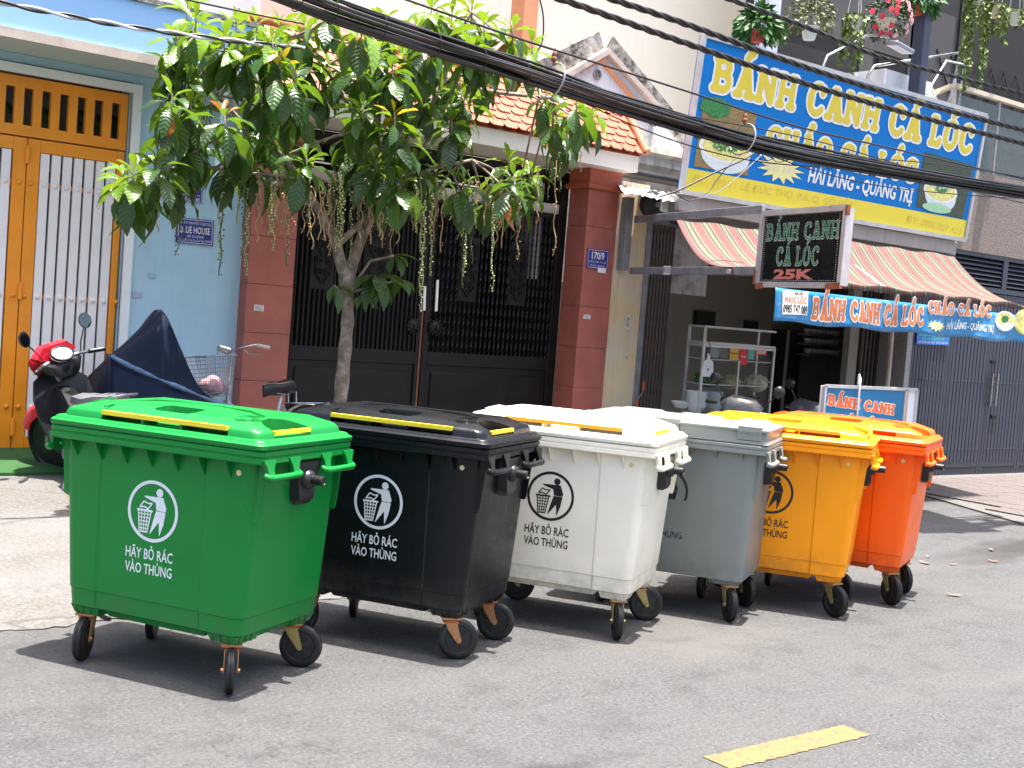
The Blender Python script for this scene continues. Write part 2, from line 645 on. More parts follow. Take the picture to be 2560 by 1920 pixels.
# ================================================================ ground
bb = B().quad((-70, -45, 0), (90, -45, 0), (90, 40, 0), (-70, 40, 0))
struct('road', bb, M['asphalt'])
bb = B()
xs = [-6 + i * .055 for i in range(287)]
ys = [6.43 + j * .35 for j in range(14)]
vs = []
for j, y in enumerate(ys):
    for i, x in enumerate(xs):
        yy = y + (.03 * math.sin(x * 2.1) + .025 * math.sin(x * 7.7 + 1) + .016 * math.sin(x * 19) + .05 * (rnd() - .5) if j == 0 else 0)
        vs.append((x, yy, ramp_z(x, y) + .004 if j else .0035 + .004 * rnd()))
nx = len(xs)
bb.add(vs, [(j * nx + i, j * nx + i + 1, (j + 1) * nx + i + 1, (j + 1) * nx + i) for j in range(len(ys) - 1) for i in range(nx - 1)])
struct('apron', bb, M['concrete'], smooth=60)
P = [gz(1755, 1893), gz(2110, 1815), gz(2182, 1842), gz(1820, 1922)]
y0, y1 = (P[2].y + P[3].y) / 2, (P[0].y + P[1].y) / 2
bb = B()
top = [(3.93 + (4.875 - 3.93) * i / 140, y1 + .008 * (rnd() - .5) + .003 * math.sin(i * .7)) for i in range(141)]
bot = [(3.93 + (4.875 - 3.93) * i / 140, y0 + .008 * (rnd() - .5) + .003 * math.sin(i * .6)) for i in range(141)]
for i in range(140):
    bb.quad((bot[i][0], bot[i][1], .004), (bot[i + 1][0], bot[i + 1][1], .004), (top[i + 1][0], top[i + 1][1], .004), (top[i][0], top[i][1], .004))
struct('road_marking', bb, M['road_paint'])
# tiled pavement on the right: a bed and its tiles
bed = B()
eA, eB = Vector((12.40, 6.82)), Vector((13.85, 9.87))
bed.hexa([(eA.x, eA.y, -.03), (21, 6.82, -.03), (21, 9.87, -.03), (eB.x, eB.y, -.03), (eA.x, eA.y, .018), (21, 6.82, .018), (21, 9.87, .018), (eB.x, eB.y, .018)])
pave = struct('pavement', bed, M['concrete'])
tb = B().box((-.196, -.196, .019), (.196, .196, .034)).mesh('tile')
for j in range(8):
    for i in range(18):
        x, y = 12.72 + i * .4, 7.03 + j * .4 - .02
        if y > 9.7 or x < eA.x + (y - eA.y) * (eB.x - eA.x) / (eB.y - eA.y) + .25:
            continue
        o = obj('tile', tb, None, pave)
        if not tb.materials:
            tb.materials.append(M['fan_tile'])
        o.location = (x, y, rnd() * .003)
        o.rotation_euler = (0, 0, PI / 2 * random.choice((0, 2)))
        # the arcs run round a corner of the tile
for v in tb.vertices:
    v.co.x += .2
    v.co.y += .2
for o in pave.children:
    r = o.rotation_euler.z
    o.location.x -= .2 * math.cos(r) - .2 * math.sin(r)
    o.location.y -= .2 * math.sin(r) + .2 * math.cos(r)

# ================================================================ blue house
g = at(332, 235, 10.6)
GX = g.x                                   # right edge of the gate opening
bh = thing('blue_house', 'light blue house with a projecting blue canopy over an orange gate', 'house', (4.6, 10.75, .3))
zc0 = at(200, 124, 9.9).z
zc1 = at(330, 0, 9.9).z
xr = at(648, 130, 9.9).x
obj('wall', B().box((GX, 10.6, .1), (5.215, 10.85, zc0)).box((-4, 10.6, .1), (.9, 10.85, zc0)).box((.9, 10.6, 3.5), (GX, 10.85, zc0)), M['blue_wall'], bh)
obj('canopy', B().box((-5, 9.9, zc0 + .05), (xr, 10.88, zc1)), M['blue_fascia'], bh)
obj('soffit', B().box((-5, 9.93, zc0 + .003), (xr - .02, 10.88, zc0 + .05)), M['soffit'], bh)
obj('canopy_edge', B().box((-5, 9.875, zc0 - .012), (xr + .02, 9.925, zc0 + .062)).box((xr - .015, 9.925, zc0 - .012), (xr + .02, 10.6, zc0 + .062)), M['tan_trim'], bh)
obj('coping', B().box((-5, 9.88, zc1), (xr + .02, 10.9, zc1 + .04)), M['mossy'], bh)
obj('upper_wall', B().box((-5, 10.95, zc1 - .3), (5.35, 11.2, 9)), M['lavender'], bh)
zt = at(166, 203, 10.6).z
obj('door_trim', B().box((GX, 10.57, .25), (GX + .075, 10.62, zt + .07)).box((.8, 10.57, zt), (GX, 10.62, zt + .07)), M['white_trim'], bh)
obj('back_wall', B().box((-4, 12.6, 0), (5.2, 12.7, 5)).box((-4, 10.9, 3.55), (5.2, 12.6, 3.6)).box((5.1, 10.86, 0), (5.2, 12.6, 3.5)), M['grey_plaster'], bh)
obj('planter', B().box((1, 11.3, 2.55), (4.3, 11.5, 2.72)), M['dark'], bh)

# orange gate
og = thing('orange_gate', 'orange steel gate with white vertical slats and a slotted transom', 'gate', (3, 10.66, .33))
GY = 10.66


def gx(zx, zy):
    return at(zx * .38879, zy * .38879, GY).x


def gzz(zx, zy):
    return at(zx * .38879, zy * .38879, GY).z


z_top, z_o1, z_o0 = gzz(430, 540), gzz(65, 548), gzz(60, 790)
z_leaf, z_s1 = gzz(300, 905), gzz(283, 985)
z_s0, z_bot = at(77.8, 1090, GY).z, at(77, 1124, GY).z
om = M['orange_metal']
ox = [(gx(a, 660), gx(c, 660)) for a, c in ((35, 95), (155, 215), (272, 330), (388, 445), (502, 556), (612, 668), (724, 778))]
pit = ox[1][0] - ox[0][0]
for k in range(1, 9):
    ox.insert(0, (ox[0][0] - pit, ox[0][1] - pit))
bb = B()
bb.box((ox[0][0] - .2, GY, z_o1), (GX - .01, GY + .05, z_top)).box((ox[0][0] - .2, GY, z_leaf + .012), (GX - .01, GY + .05, z_o0))
prev = ox[0][0] - .2
for a, c in ox + [(GX - .01, 0)]:
    bb.box((prev, GY, z_o0), (a, GY + .05, z_o1))
    prev = c
obj('transom', bb, om, og)
xb = gx(158, 1300)                         # between the leaves
x_l, x_r = gx(248, 1190), gx(748, 1190)
zm = [gzz(283, 1190), at(93, 742, GY).z, at(20, 1016, GY).z]
pitch = (gx(708, 1240) - gx(283, 1190)) / 6
sc0 = gx(283, 1190)


def leaf_side(x0, x1, s0, s1):
    bb = B().box((x0, GY, z_bot), (s0, GY + .045, z_leaf)).box((s1, GY, z_bot), (x1, GY + .045, z_leaf))
    bb.box((s0, GY + .002, z_s1), (s1, GY + .043, z_leaf)).box((s0, GY + .002, z_bot), (s1, GY + .043, z_s0))
    obj('leaf_frame', bb, om, og, bevel=.004)
    for z in zm:
        obj('cross_rail', B().box((s0, GY + .03, z - .02), (s1, GY + .042, z + .02)), om, og)


leaf_side(xb + .004, GX - .015, x_l, x_r)
leaf_side(2.1, xb - .004, 2.18, gx(75, 1190))
sw = pitch * .39
sm = B().box((-sw, -.012, z_s0 - .0), (sw, .012, z_s1 - .005)).mesh('slat')
sm.materials.append(M['slat_white'])
riv = B().lathe([(.0, -.022), (.014, -.019), (.022, -.008), (.024, 0)], axis=(0, 1, 0), n=10).mesh('rivet', 60)
riv.materials.append(M['slat_white'])
riv2 = riv.copy()
riv2.materials[0] = om
for cx in [sc0 + k * pitch for k in range(7)] + [gx(35, 1160) - k * pitch for k in range(7)]:
    o = obj('slat', sm, None, og, local=True)
    o.matrix_parent_inverse = og.matrix_basis.inverted()
    o.location = (cx, GY + .018, 0)
    for z in zm:
        r = obj('rivet', riv, None, og)
        r.location = (cx, GY + .006, z)
for cx in (gx(120, 1170), gx(196, 1175), gx(788, 1248)):
    for z in zm:
        r = obj('rivet', riv2, None, og)
        r.location = (cx, GY, z)
for z in (gzz(165, 1000), zm[1] + .03, at(30, 1070, GY).z):
    obj('hinge', B().cyl((xb, GY - .014, z - .06), (xb, GY - .014, z + .06), .019, n=10).cyl((xb, GY - .014, z + .06), (xb, GY - .014, z + .085), .01, n=8), om, og, smooth=40)
# small leaves behind the transom
pm = B()
for u, v in ((12, 285), (108, 300), (205, 308), (245, 318), (285, 318)):
    p = at(u, v, 11.3)
    for k in range(3):
        a = PI / 2 + (k - 1) * .9 + rnd() * .4
        q = p + Vector((math.cos(a) * .06, 0, math.sin(a) * .1 - .05))
        pm.tube([p - Vector((0, 0, .3)), q], .004, 4)
        pm.add([q + Vector((math.cos(t) * .05, .02 * math.sin(t * 2), math.sin(t) * .07)) for t in [i * PI / 4 for i in range(8)]], [tuple(range(8))])
LEAFY = mat('shade_leaf', (.05, .10, .03), .5, var=.3)
tag(obj('potted_plants', pm, LEAFY), 'small round leaved plants behind the slots of the orange transom', 'plant', kind='stuff')
# strip of artificial grass in front of the gate
bb = B()
P0 = [(-2, 9.72), (4.15, 9.72), (4.15, 10.63), (-2, 10.63)]
bb.hexa([(x, y, ramp_z(x, y) + .004) for x, y in P0] + [(x, y, ramp_z(x, y) + .03) for x, y in P0])
tag(obj('grass_mat', bb, M['turf']), 'strip of green artificial grass along the foot of the orange gate', 'mat')

# ================================================================ red gateway
pl_l, pl_r = at(608, 860, 10.45).x, at(735, 680, 10.45).x


def pillar(name, x0, x1, y0, y1, label, joints, zc):
    t = thing(name, label, 'pillar', ((x0 + x1) / 2, (y0 + y1) / 2, ramp_z(x0, y0)), group='red pillars of the iron gate')
    zs = [.02] + joints + [zc[0]]
    for k, (a, c) in enumerate(zip(zs, zs[1:])):
        j = .0 if k % 2 else .0015
        obj('slab', B().box((x0 - j, y0 - j, a + .002), (x1 + j, y1 + j, c - .002)), M['red_stone'], t, bevel=.003)
    obj('core', B().box((x0 + .008, y0 + .008, 0), (x1 - .008, y1 - .008, zc[0])), M['rust'], t)
    cx, cy, hx, hy = (x0 + x1) / 2, (y0 + y1) / 2, (x1 - x0) / 2, (y1 - y0) / 2
    pr = [(0, 0), (.03, 0), (.042, .015), (.042, .05), (.02, .062), (.012, .075), (.012, .20), (.03, .215), (.03, .24), (.05, .27), (.075, .30), (.10, .32), (.10, .40)]
    sc = (zc[1] - zc[0]) / .40
    obj('capital', B().loft([[(cx + sx * (hx + e), cy + sy * (hy + e), zc[0] + h * sc) for sx, sy in ((-1, -1), (1, -1), (1, 1), (-1, 1))] for e, h in pr]), M['red_paint'], t)
    return t


RX0, RX1 = 8.988, 9.425
zj = [at(1480, v, 10.25).z for v in (970, 870, 768, 667, 566)]
pillar('gate_pillar', RX0, RX1, 10.25, 10.57, 'red tiled gate pillar carrying the blue 170/9 plate', zj, (at(1470, 470, 10.25).z, at(1477, 378, 10.15).z))
pillar('gate_pillar', pl_l, pl_r, 10.45, 10.77, 'red tiled gate pillar beside the light blue wall and bicycle', [z - .05 for z in zj], (at(1470, 470, 10.25).z, at(1477, 378, 10.15).z))
rt = thing('gateway_roof', 'small roof of orange fish-scale tiles over the iron gate', 'roof', (7.2, 10.4, 3.5))
ZE, ZR = 3.60, 4.19
YE, YR = 9.95, 10.41
RXL, RXR = at(655, 190, 9.95).x, 9.47
obj('eave_board', B().box((RXL + .05, YE + .05, 3.42), (RXR - .03, 10.85, ZE - .012)), M['cream'], rt)
obj('roof_deck', B().prism([(RXL + .03, YE + .03, ZE - .01), (RXL + .03, YR, ZR - .03), (RXL + .03, 10.87, ZE - .01)], (RXR - RXL - .06, 0, 0)), M['roof_tile'], rt)
sv = Vector((0, YR - YE, ZR - ZE))
sl_n = sv.normalized()
up_n = Vector((1, 0, 0)).cross(sl_n)
tw = .178
sh = [(-.5, 1), (-.5, .25), (-.42, .08), (-.3, 0), (-.16, -.02), (-.07, .05), (0, -.06), (.07, .05), (.16, -.02), (.3, 0), (.42, .08), (.5, .25), (.5, 1)]
tmesh = B().prism([Vector((a * tw * .97, 0, 0)) + sl_n * (c * .17) + up_n * (.02 - .02 * c) for a, c in sh], up_n * -.014).mesh('roof_tile')
tmesh.materials.append(M['roof_tile'])
rows = 7
for r in range(rows):
    n = int((RXR - RXL) / tw)
    for i in range(n + (0 if r % 2 else 1)):
        x = RXL + tw * (i + (.5 if r % 2 else 0)) + .04
        if x > RXR - .03:
            continue
        o = obj('roof_tile', tmesh, None, rt)
        o.location = Vector((x, YE - .01, ZE)) + sv * (r / rows) + up_n * .012
        o.rotation_euler = (rnd() * .04 - .02, 0, rnd() * .04 - .02)
for x in (RXL, RXR):
    obj('verge', B().cyl((x, YE - .03, ZE + .035), (x, YR, ZR + .05), .05, .05, 10), M['roof_ridge'], rt, smooth=40)
obj('ridge', B().cyl((RXL - .04, YR, ZR + .03), (RXR + .04, YR, ZR + .03), .06, n=10), M['roof_ridge'], rt, smooth=40)
obj('lintel', B().box((pl_r, 10.72, 2.93), (RX0, 10.9, 3.03)), M['cream'], rt)
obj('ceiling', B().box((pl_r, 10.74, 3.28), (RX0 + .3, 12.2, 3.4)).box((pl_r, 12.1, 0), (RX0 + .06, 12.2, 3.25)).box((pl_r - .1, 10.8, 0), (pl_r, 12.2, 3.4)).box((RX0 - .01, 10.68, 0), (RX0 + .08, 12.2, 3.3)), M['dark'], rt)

# iron double gate
ig = thing('iron_gate', 'dark brown iron double gate with twisted bars and scroll panels', 'gate', (7.2, 10.62, .15))
IY = 10.62
zr1, zr0 = at(1050, 884, IY).z + .02, at(1050, 897, IY).z
zp = at(1100, 925, IY).z
ztop = at(1350, 541, IY).z
xm = at(1052, 900, IY).x
im = M['iron']
twist = []
for i in range(40):
    z = i / 39
    a = i * 1.05
    twist.append([(.013 * math.cos(a + k * PI / 2), .013 * math.sin(a + k * PI / 2), z) for k in range(4)])
tw_me = B().loft(twist).mesh('bar')
tw_me.materials.append(im)
st_me = B().cyl((0, 0, 0), (0, 0, 1), .016, n=8).mesh('bar', 50)
st_me.materials.append(im)
xl0, xr1 = pl_r + .03, RX0 - .02
for k, (a, c) in enumerate(((xl0, xm - .005), (xm + .005, xr1))):
    bb = B().box((a, IY, .12), (a + .07, IY + .05, ztop + .05)).box((c - .07, IY, .12), (c, IY + .05, ztop + .05))
    bb.box((a + .07, IY + .002, zr0 - .06), (c - .07, IY + .048, zr1)).box((a + .07, IY + .002, .12), (c - .07, IY + .048, .3)).box((a + .07, IY + .002, ztop), (c - .07, IY + .048, ztop + .05))
    obj('leaf_frame', bb, im, ig, bevel=.004)
    bb = B().box((a + .07, IY + .02, .3), (c - .07, IY + .03, zr0 - .06))
    z1 = zp
    bb.box((a + .14, IY + .004, .36), (c - .14, IY + .02, z1 - .03))
    obj('lower_panel', bb, im, ig, bevel=.006)
    nb = 27
    for i in range(nb):
        x = a + .09 + (c - a - .18) * i / (nb - 1)
        o = obj('bar', tw_me if k else st_me, None, ig)
        o.location = (x, IY + .025, zr1)
        o.scale = (1, 1, ztop - zr1)
    for j in range(2):
        px = (a + (c - a) * (.30 if j == 0 else .68)) if k else (a + (c - a) * (.24 if j == 0 else .62))
        za, zb = zr1 + .55, zr1 + 1.22
        bb = B().box((px - .12, IY + .012, za), (px + .12, IY + .02, zb))
        for sgn in (-1, 1):
            for cz, rr, tt in ((.16, .05, 1), (.28, .045, -1), (.42, .05, 1), (.55, .045, -1)):
                pts = [(px + sgn * (.055 + (rr * (1 - q / 26)) * math.cos(q * .42 * tt + 1.2)), IY - .006, za + cz + rr * (1 - q / 26) * math.sin(q * .42 * tt + 1.2)) for q in range(20)]
                bb.tube(pts, .007, 5)
            bb.tube([(px, IY - .006, za + .05), (px + sgn * .07, IY - .006, za + .14), (px + sgn * .09, IY - .006, za + .24), (px + sgn * .02, IY - .006, za + .33), (px + sgn * .09, IY - .006, za + .45), (px + sgn * .06, IY - .006, za + .57), (px, IY - .006, za + .63)], .008, 5)
        obj('scroll_panel', bb, im, ig, smooth=50)
    hx = (xm - .13) if k == 0 else (xm + .14)
    hz = at(1020, 815, IY).z
    bb = B().lathe([(.075, 0), (.07, .03), (.05, .045), (.0, .05)], (hx, IY, hz), NF, 16)
    for q in range(12):
        bb.ball((hx + .072 * math.cos(q * PI / 6), IY - .02, hz + .072 * math.sin(q * PI / 6)), .018, 6, 4)
    bb.ball((hx, IY - .05, hz - .005), (.022, .025, .03), 8, 5).ball((hx - .02, IY - .045, hz + .02), .012, 6, 4).ball((hx + .02, IY - .045, hz + .02), .012, 6, 4)
    bb.tube([(hx + .035 * math.cos(q * PI / 6), IY - .055, hz - .045 + .03 * math.sin(q * PI / 6)) for q in range(13)], .006, 6)
    obj('door_pull', bb, im, ig, smooth=60)
obj('rusty_edge', B().box((xm - .03, IY - .003, .2), (xm - .012, IY - .0, zr1 + .5)), M['rust'], ig)
obj('sill', B().box((pl_r, 10.5, .0), (RX0, 10.75, .16)), M['red_stone'], ig)

# ================================================================ houses behind
ch = thing('cream_house', 'tall plain cream house wall rising behind the gateway', 'house', (9, 12.6, 0))
cx1 = at(1872, 70, 12.5).x
obj('wall', B().box((5.4, 12.5, 0), (cx1, 12.9, 11)), M['cream'], ch)
za = at(790, 48, 12.2).z
obj('ledge', B().box((5.2, 12.15, za - .12), (8.9, 12.5, za + .2)), M['pink_ledge'], ch)
p0, p1 = at(1311, 20, 11.6), at(1346, 20, 11.6)
obj('column', B().box((p0.x, 11.6, 3), (p1.x, 11.85, 10)), M['orange_trim'], ch)
oh = thing('old_house', 'old white house with a mossy gable end and mouldy eave', 'house', (9.8, 11.1, 0))
GYb = 11.0
ap, lf, rg = at(1515, 108, GYb), at(1360, 196, GYb), at(1712, 355, GYb)
obj('wall', B().prism([(lf.x + .05, GYb, 2.2), (rg.x + .6, GYb, 2.2), (rg.x + .6, GYb, rg.z - .3), (rg.x, GYb, rg.z - .1), (ap.x, GYb, ap.z - .05), (lf.x + .05, GYb, lf.z - .05)], (0, .25, 0)), M['stained'], oh)
obj('coping', B().beam(ap + Vector((0, .1, -.07)), rg + Vector((.1, .1, -.1)), .42, .17, (0, -1, 0)).beam(ap + Vector((.0, .1, -.071)), lf + Vector((-.1, .1, -.07)), .42, .17, (0, -1, 0)), M['mossy'], oh)
ai, ri, li = at(1500, 150, GYb), at(1600, 270, GYb), at(1420, 180, GYb)
obj('trim', B().beam(ai + Vector((0, -.012, 0)), ri + Vector((0, -.012, 0)), .05, .05, (0, -1, 0)).beam(ai + Vector((0, -.014, 0)), li + Vector((0, -.014, 0)), .05, .05, (0, -1, 0)), M['orange_trim'], oh)
obj('upper_band', B().beam(at(1512, 130, GYb) + Vector((0, -.006, 0)), at(1640, 270, GYb) + Vector((0, -.006, 0)), .06, .14, (0, -1, 0)).beam(at(1512, 130, GYb) + Vector((0, -.008, 0)), at(1400, 195, GYb) + Vector((0, -.008, 0)), .06, .14, (0, -1, 0)), M['tan_trim'], oh)
obj('vent', B().lathe([(.06, 0), (.06, .02), (.04, .02), (.04, .005)], at(1492, 187, GYb), NF, 14), M['mossy'], oh)
e0, e1 = at(1590, 362, 10.75), at(1590, 425, 10.75)
prof = [(10.98, e0.z), (10.7, e0.z), (10.69, e0.z - .06), (10.74, e0.z - .1), (10.72, e0.z - .2), (10.78, e0.z - .28), (10.9, e1.z), (10.98, e1.z)]
obj('eave', B().loft([[(x, a, c) for a, c in prof] for x in (9.5, 12.3)]), M['eave'], oh, smooth=40)
gq = at(1630, 446, 10.6)
obj('gutter', B().cyl((9.45, 10.6, gq.z + .02), (12.4, 10.6, gq.z), .06, n=12), M['gutter'], oh, smooth=40)
# ================================================================ wheeled bins


def rring(hx, hy, r, z, n=5, panel=0.0, xl=-.32, xr=.27):
    """rounded rectangle; with panel > 0 the front and back carry a recessed middle field"""
    p = []
    for cx, cy, a0 in ((hx - r, hy - r, 0), (-hx + r, hy - r, 90), (-hx + r, -hy + r, 180), (hx - r, -hy + r, 270)):
        if panel and a0 == 90:
            p += [(xr + .007, hy, z), (xr - .004, hy - panel, z), (xl + .004, hy - panel, z), (xl - .007, hy, z)]
        for k in range(n + 1):
            a = math.radians(a0 + 90 * k / n)
            p.append((cx + r * math.cos(a), cy + r * math.sin(a), z))
        if panel and a0 == 180:
            p += [(xl - .007, -hy, z), (xl + .004, -hy + panel, z), (xr - .004, -hy + panel, z), (xr + .007, -hy, z)]
    return p


def plastic(name, col, rough=.34, sss=0.0):
    b = N(name)
    c = b.coord()
    off = b.n('ShaderNodeVectorMath', operation='ADD')
    off.inputs[1].default_value = (rnd() * 50, rnd() * 50, rnd() * 50)
    b.l(c, off.inputs[0])
    c0, c = c, off.outputs[0]
    n1 = b.noise(c, 2.6, 4)
    n2 = b.noise(c, 9, 6, .7)
    cl = L(col)[:3]
    o = b.ramp(n1, [(.3, tuple(x * .93 for x in cl)), (.7, tuple(min(1, x * 1.05) for x in cl))])
    # handling scuffs and settled dust
    st2 = b.n('ShaderNodeMapping')
    st2.inputs['Scale'].default_value = (7, 7, 1.2)
    b.l(c, st2.inputs[0])
    n3 = b.noise(st2.outputs[0], 3.1, 7, .75)
    lum = max(cl)
    o = b.mix(b.ramp(n3, [(.62, 0.0), (.82, .22)]), o, tuple(min(1, x * .9 + .05 * min(1, .1 + lum)) for x in cl))
    sz = b.n('ShaderNodeSeparateXYZ')
    b.l(c0, sz.inputs[0])
    foot = b.ramp(sz.outputs['Z'], [(.22, 1.0), (.44, 0.0)])
    grime = b.math('MULTIPLY', foot, b.ramp(b.noise(c, 7, 7, .75), [(.38, 0.0), (.7, .6)]))
    o = b.mix(grime, o, (.075, .066, .058))
    scr = b.noise(b.coord((2, 2, 30)), 4, 5, .8)
    o = b.mix(b.ramp(scr, [(.70, 0.0), (.76, .10)]), o, tuple(min(1, x * 1.3 + .05) for x in cl))
    b.l(o, b.p.inputs['Base Color'])
    b.l(b.ramp(n2, [(.25, rough - .1), (.75, rough + .12)]), b.p.inputs['Roughness'])
    b.p.inputs['Specular IOR Level'].default_value = .3
    if sss:
        b.p.inputs['Subsurface Weight'].default_value = sss
        b.p.inputs['Subsurface Radius'].default_value = (.03, .025, .02)
    b.bump(n1, .16, .02)
    return b.m


RUB = mat('black_rubber', (.006, .006, .0065), .5, var=.3, scale=20, dirt=(.03, .028, .026), dirt_amt=.1, dirt_scale=14)
HUB = mat('black_hub', (.01, .01, .0105), .5, var=.2)
ZINC = mat('yellow_zinc', (.36, .29, .12), .38, var=.2, metal=.75, scale=20)
ZINC2 = mat('orange_zinc', (.40, .20, .09), .4, var=.25, metal=.6, scale=18)
RED = mat('red_swivel', (.45, .07, .02), .5, var=.2)
TRUN = mat('black_trunnion', (.010, .0105, .012), .36, var=.2)
YSTRIP = mat('yellow_strip', (.72, .55, .02), .5, var=.06)
OSTRIP = mat('orange_strip', (.85, .38, .01), .5, var=.06)
WPRINT = mat('pale_print', (.62, .66, .68), .5, var=.05)
BPRINT = mat('black_print', (.012, .011, .012), .5, var=.05)
LOCK = mat('lock_brass', (.65, .55, .25), .4, var=.1)

ZARCH = lambda y: 1.243 - .26 * y * y


def lid_mesh():
    sk = [(1.112, .55, .34), (1.112, .600, .386), (1.118, .604, .390), (1.133, .604, .390), (1.139, .598, .384), (1.144, .589, .376), (1.149, .587, .374), (1.154, .580, .367), (1.156, .55, .345)]
    b1 = B().loft([rring(hx, hy, .045, z) for z, hx, hy in sk])
    # dome with pockets cut out of it
    rings = [rring(.558, .350, .05, 1.150)]
    for f, dz in ((.0, -.014), (.006, -.005), (.018, .0)):
        rings.append([(x, y, ZARCH(y) + dz - (.028 * max(0, abs(x) - .44) / .1)) for x, y, z in rring(.553 - f, .345 - f, .05 - f * .6, 0)])
    for s in (.8, .55, .3, .08):
        rings.append([(x * s, y * s, ZARCH(y * s) - (.028 * max(0, abs(x * s) - .44) / .1)) for x, y, z in rring(.535, .327, .04, 0)])
    dome = B().loft(rings).mesh('dome')
    bm_ = bmesh.new()
    bm_.from_mesh(dome)
    bmesh.ops.recalc_face_normals(bm_, faces=bm_.faces)
    bm_.to_mesh(dome)
    bm_.free()
    tmp = bpy.data.objects.new('tmp', dome)
    COL.objects.link(tmp)
    cut = []
    cb = B().box((-.315, -.42, 1.1535), (.39, -.270, 1.1835))
    cb2 = B().loft([rring(.105, .055, .03, 1.162), rring(.115, .065, .035, 1.30)])
    cb2.v = [(x + .02, y - .215, z) for x, y, z in cb2.v]
    cuts = [cb, cb2]
    for s in (-1, 1):
        pts = [(s * .60, -.24), (s * .545, -.24), (s * .50, -.235), (s * .455, -.20), (s * .435, -.11), (s * .455, -.02), (s * .50, .03), (s * .545, .06), (s * .60, .06)]
        if s < 0:
            pts.reverse()
        cuts.append(B().prism([(x, y, 1.16) for x, y in pts], (0, 0, .2)))
    for k, q in enumerate(cuts):
        cm_ = q.mesh('cut')
        bm_ = bmesh.new()
        bm_.from_mesh(cm_)
        bmesh.ops.recalc_face_normals(bm_, faces=bm_.faces)
        bm_.to_mesh(cm_)
        bm_.free()
        o = bpy.data.objects.new('cut', cm_)
        COL.objects.link(o)
        md = tmp.modifiers.new('b', 'BOOLEAN')
        md.operation = 'DIFFERENCE'
        md.solver = 'EXACT'
        md.object = o
        cut.append(o)
    bpy.context.view_layer.update()
    me = bpy.data.meshes.new_from_object(tmp.evaluated_get(bpy.context.evaluated_depsgraph_get()))
    b1.add([v.co[:] for v in me.vertices], [tuple(p.vertices) for p in me.polygons])
    for o in cut + [tmp]:
        bpy.data.objects.remove(o)
    # ribs of the front pocket, moulded arc and roundels on the crown
    for x in (-.09, .125):
        b1.box((x, -.345, 1.15), (x + .012, -.27, 1.182))
    arcp = [(-.318, -.33), (-.30, -.18), (-.25, -.06), (-.15, -.01), (.1, -.01), (.3, -.05), (.43, -.14)]
    b1.tube([(x, y, ZARCH(y) + .0005) for x, y in arcp], .0045, 6)
    for cx, cy in ((-.44, -.20), (.40, -.22)):
        for r in (.03, .045, .058):
            b1.tube([(cx + r * math.cos(t * PI / 10), cy + r * math.sin(t * PI / 10), ZARCH(cy + r * math.sin(t * PI / 10)) - (.028 * max(0, abs(cx + r * math.cos(t * PI / 10)) - .44) / .1)) for t in range(21)], .0022, 5)
    return b1.mesh('lid', 35)


def flat_lid_mesh():
    b1 = B()
    sk = [(1.112, .55, .34), (1.112, .600, .386), (1.130, .594, .383), (1.136, .585, .374), (1.185, .583, .372), (1.188, .600, .386), (1.200, .600, .386), (1.204, .585, .374), (1.204, .5, .3)]
    b1.loft([rring(hx, hy, .03, z) for z, hx, hy in sk])
    for x0, x1 in ((-.56, -.43), (-.12, .05), (.41, .56)):
        b1.loft([rring((x1 - x0) / 2, .03, .01, z) for z in (1.135, 1.215)])
        k = len(b1.v) - 48
        b1.v[k:] = [(x + (x0 + x1) / 2, y - .355, z) for x, y, z in b1.v[k:]]
        for q in range(int((x1 - x0) / .014)):
            b1.box((x0 + .006 + q * .014, -.392, 1.172), (x0 + .012 + q * .014, -.376, 1.188))
    for x0, x1 in ((-.5, -.2), (-.1, .2), (.3, .52)):
        b1.hexa([(x0, -.3, 1.203), (x1, -.3, 1.203), (x1, .3, 1.203), (x0, .3, 1.203), (x0 + .03, -.27, 1.222), (x1 - .03, -.27, 1.222), (x1 - .03, .27, 1.222), (x0 + .03, .27, 1.222)])
    return b1.mesh('lid', 35)


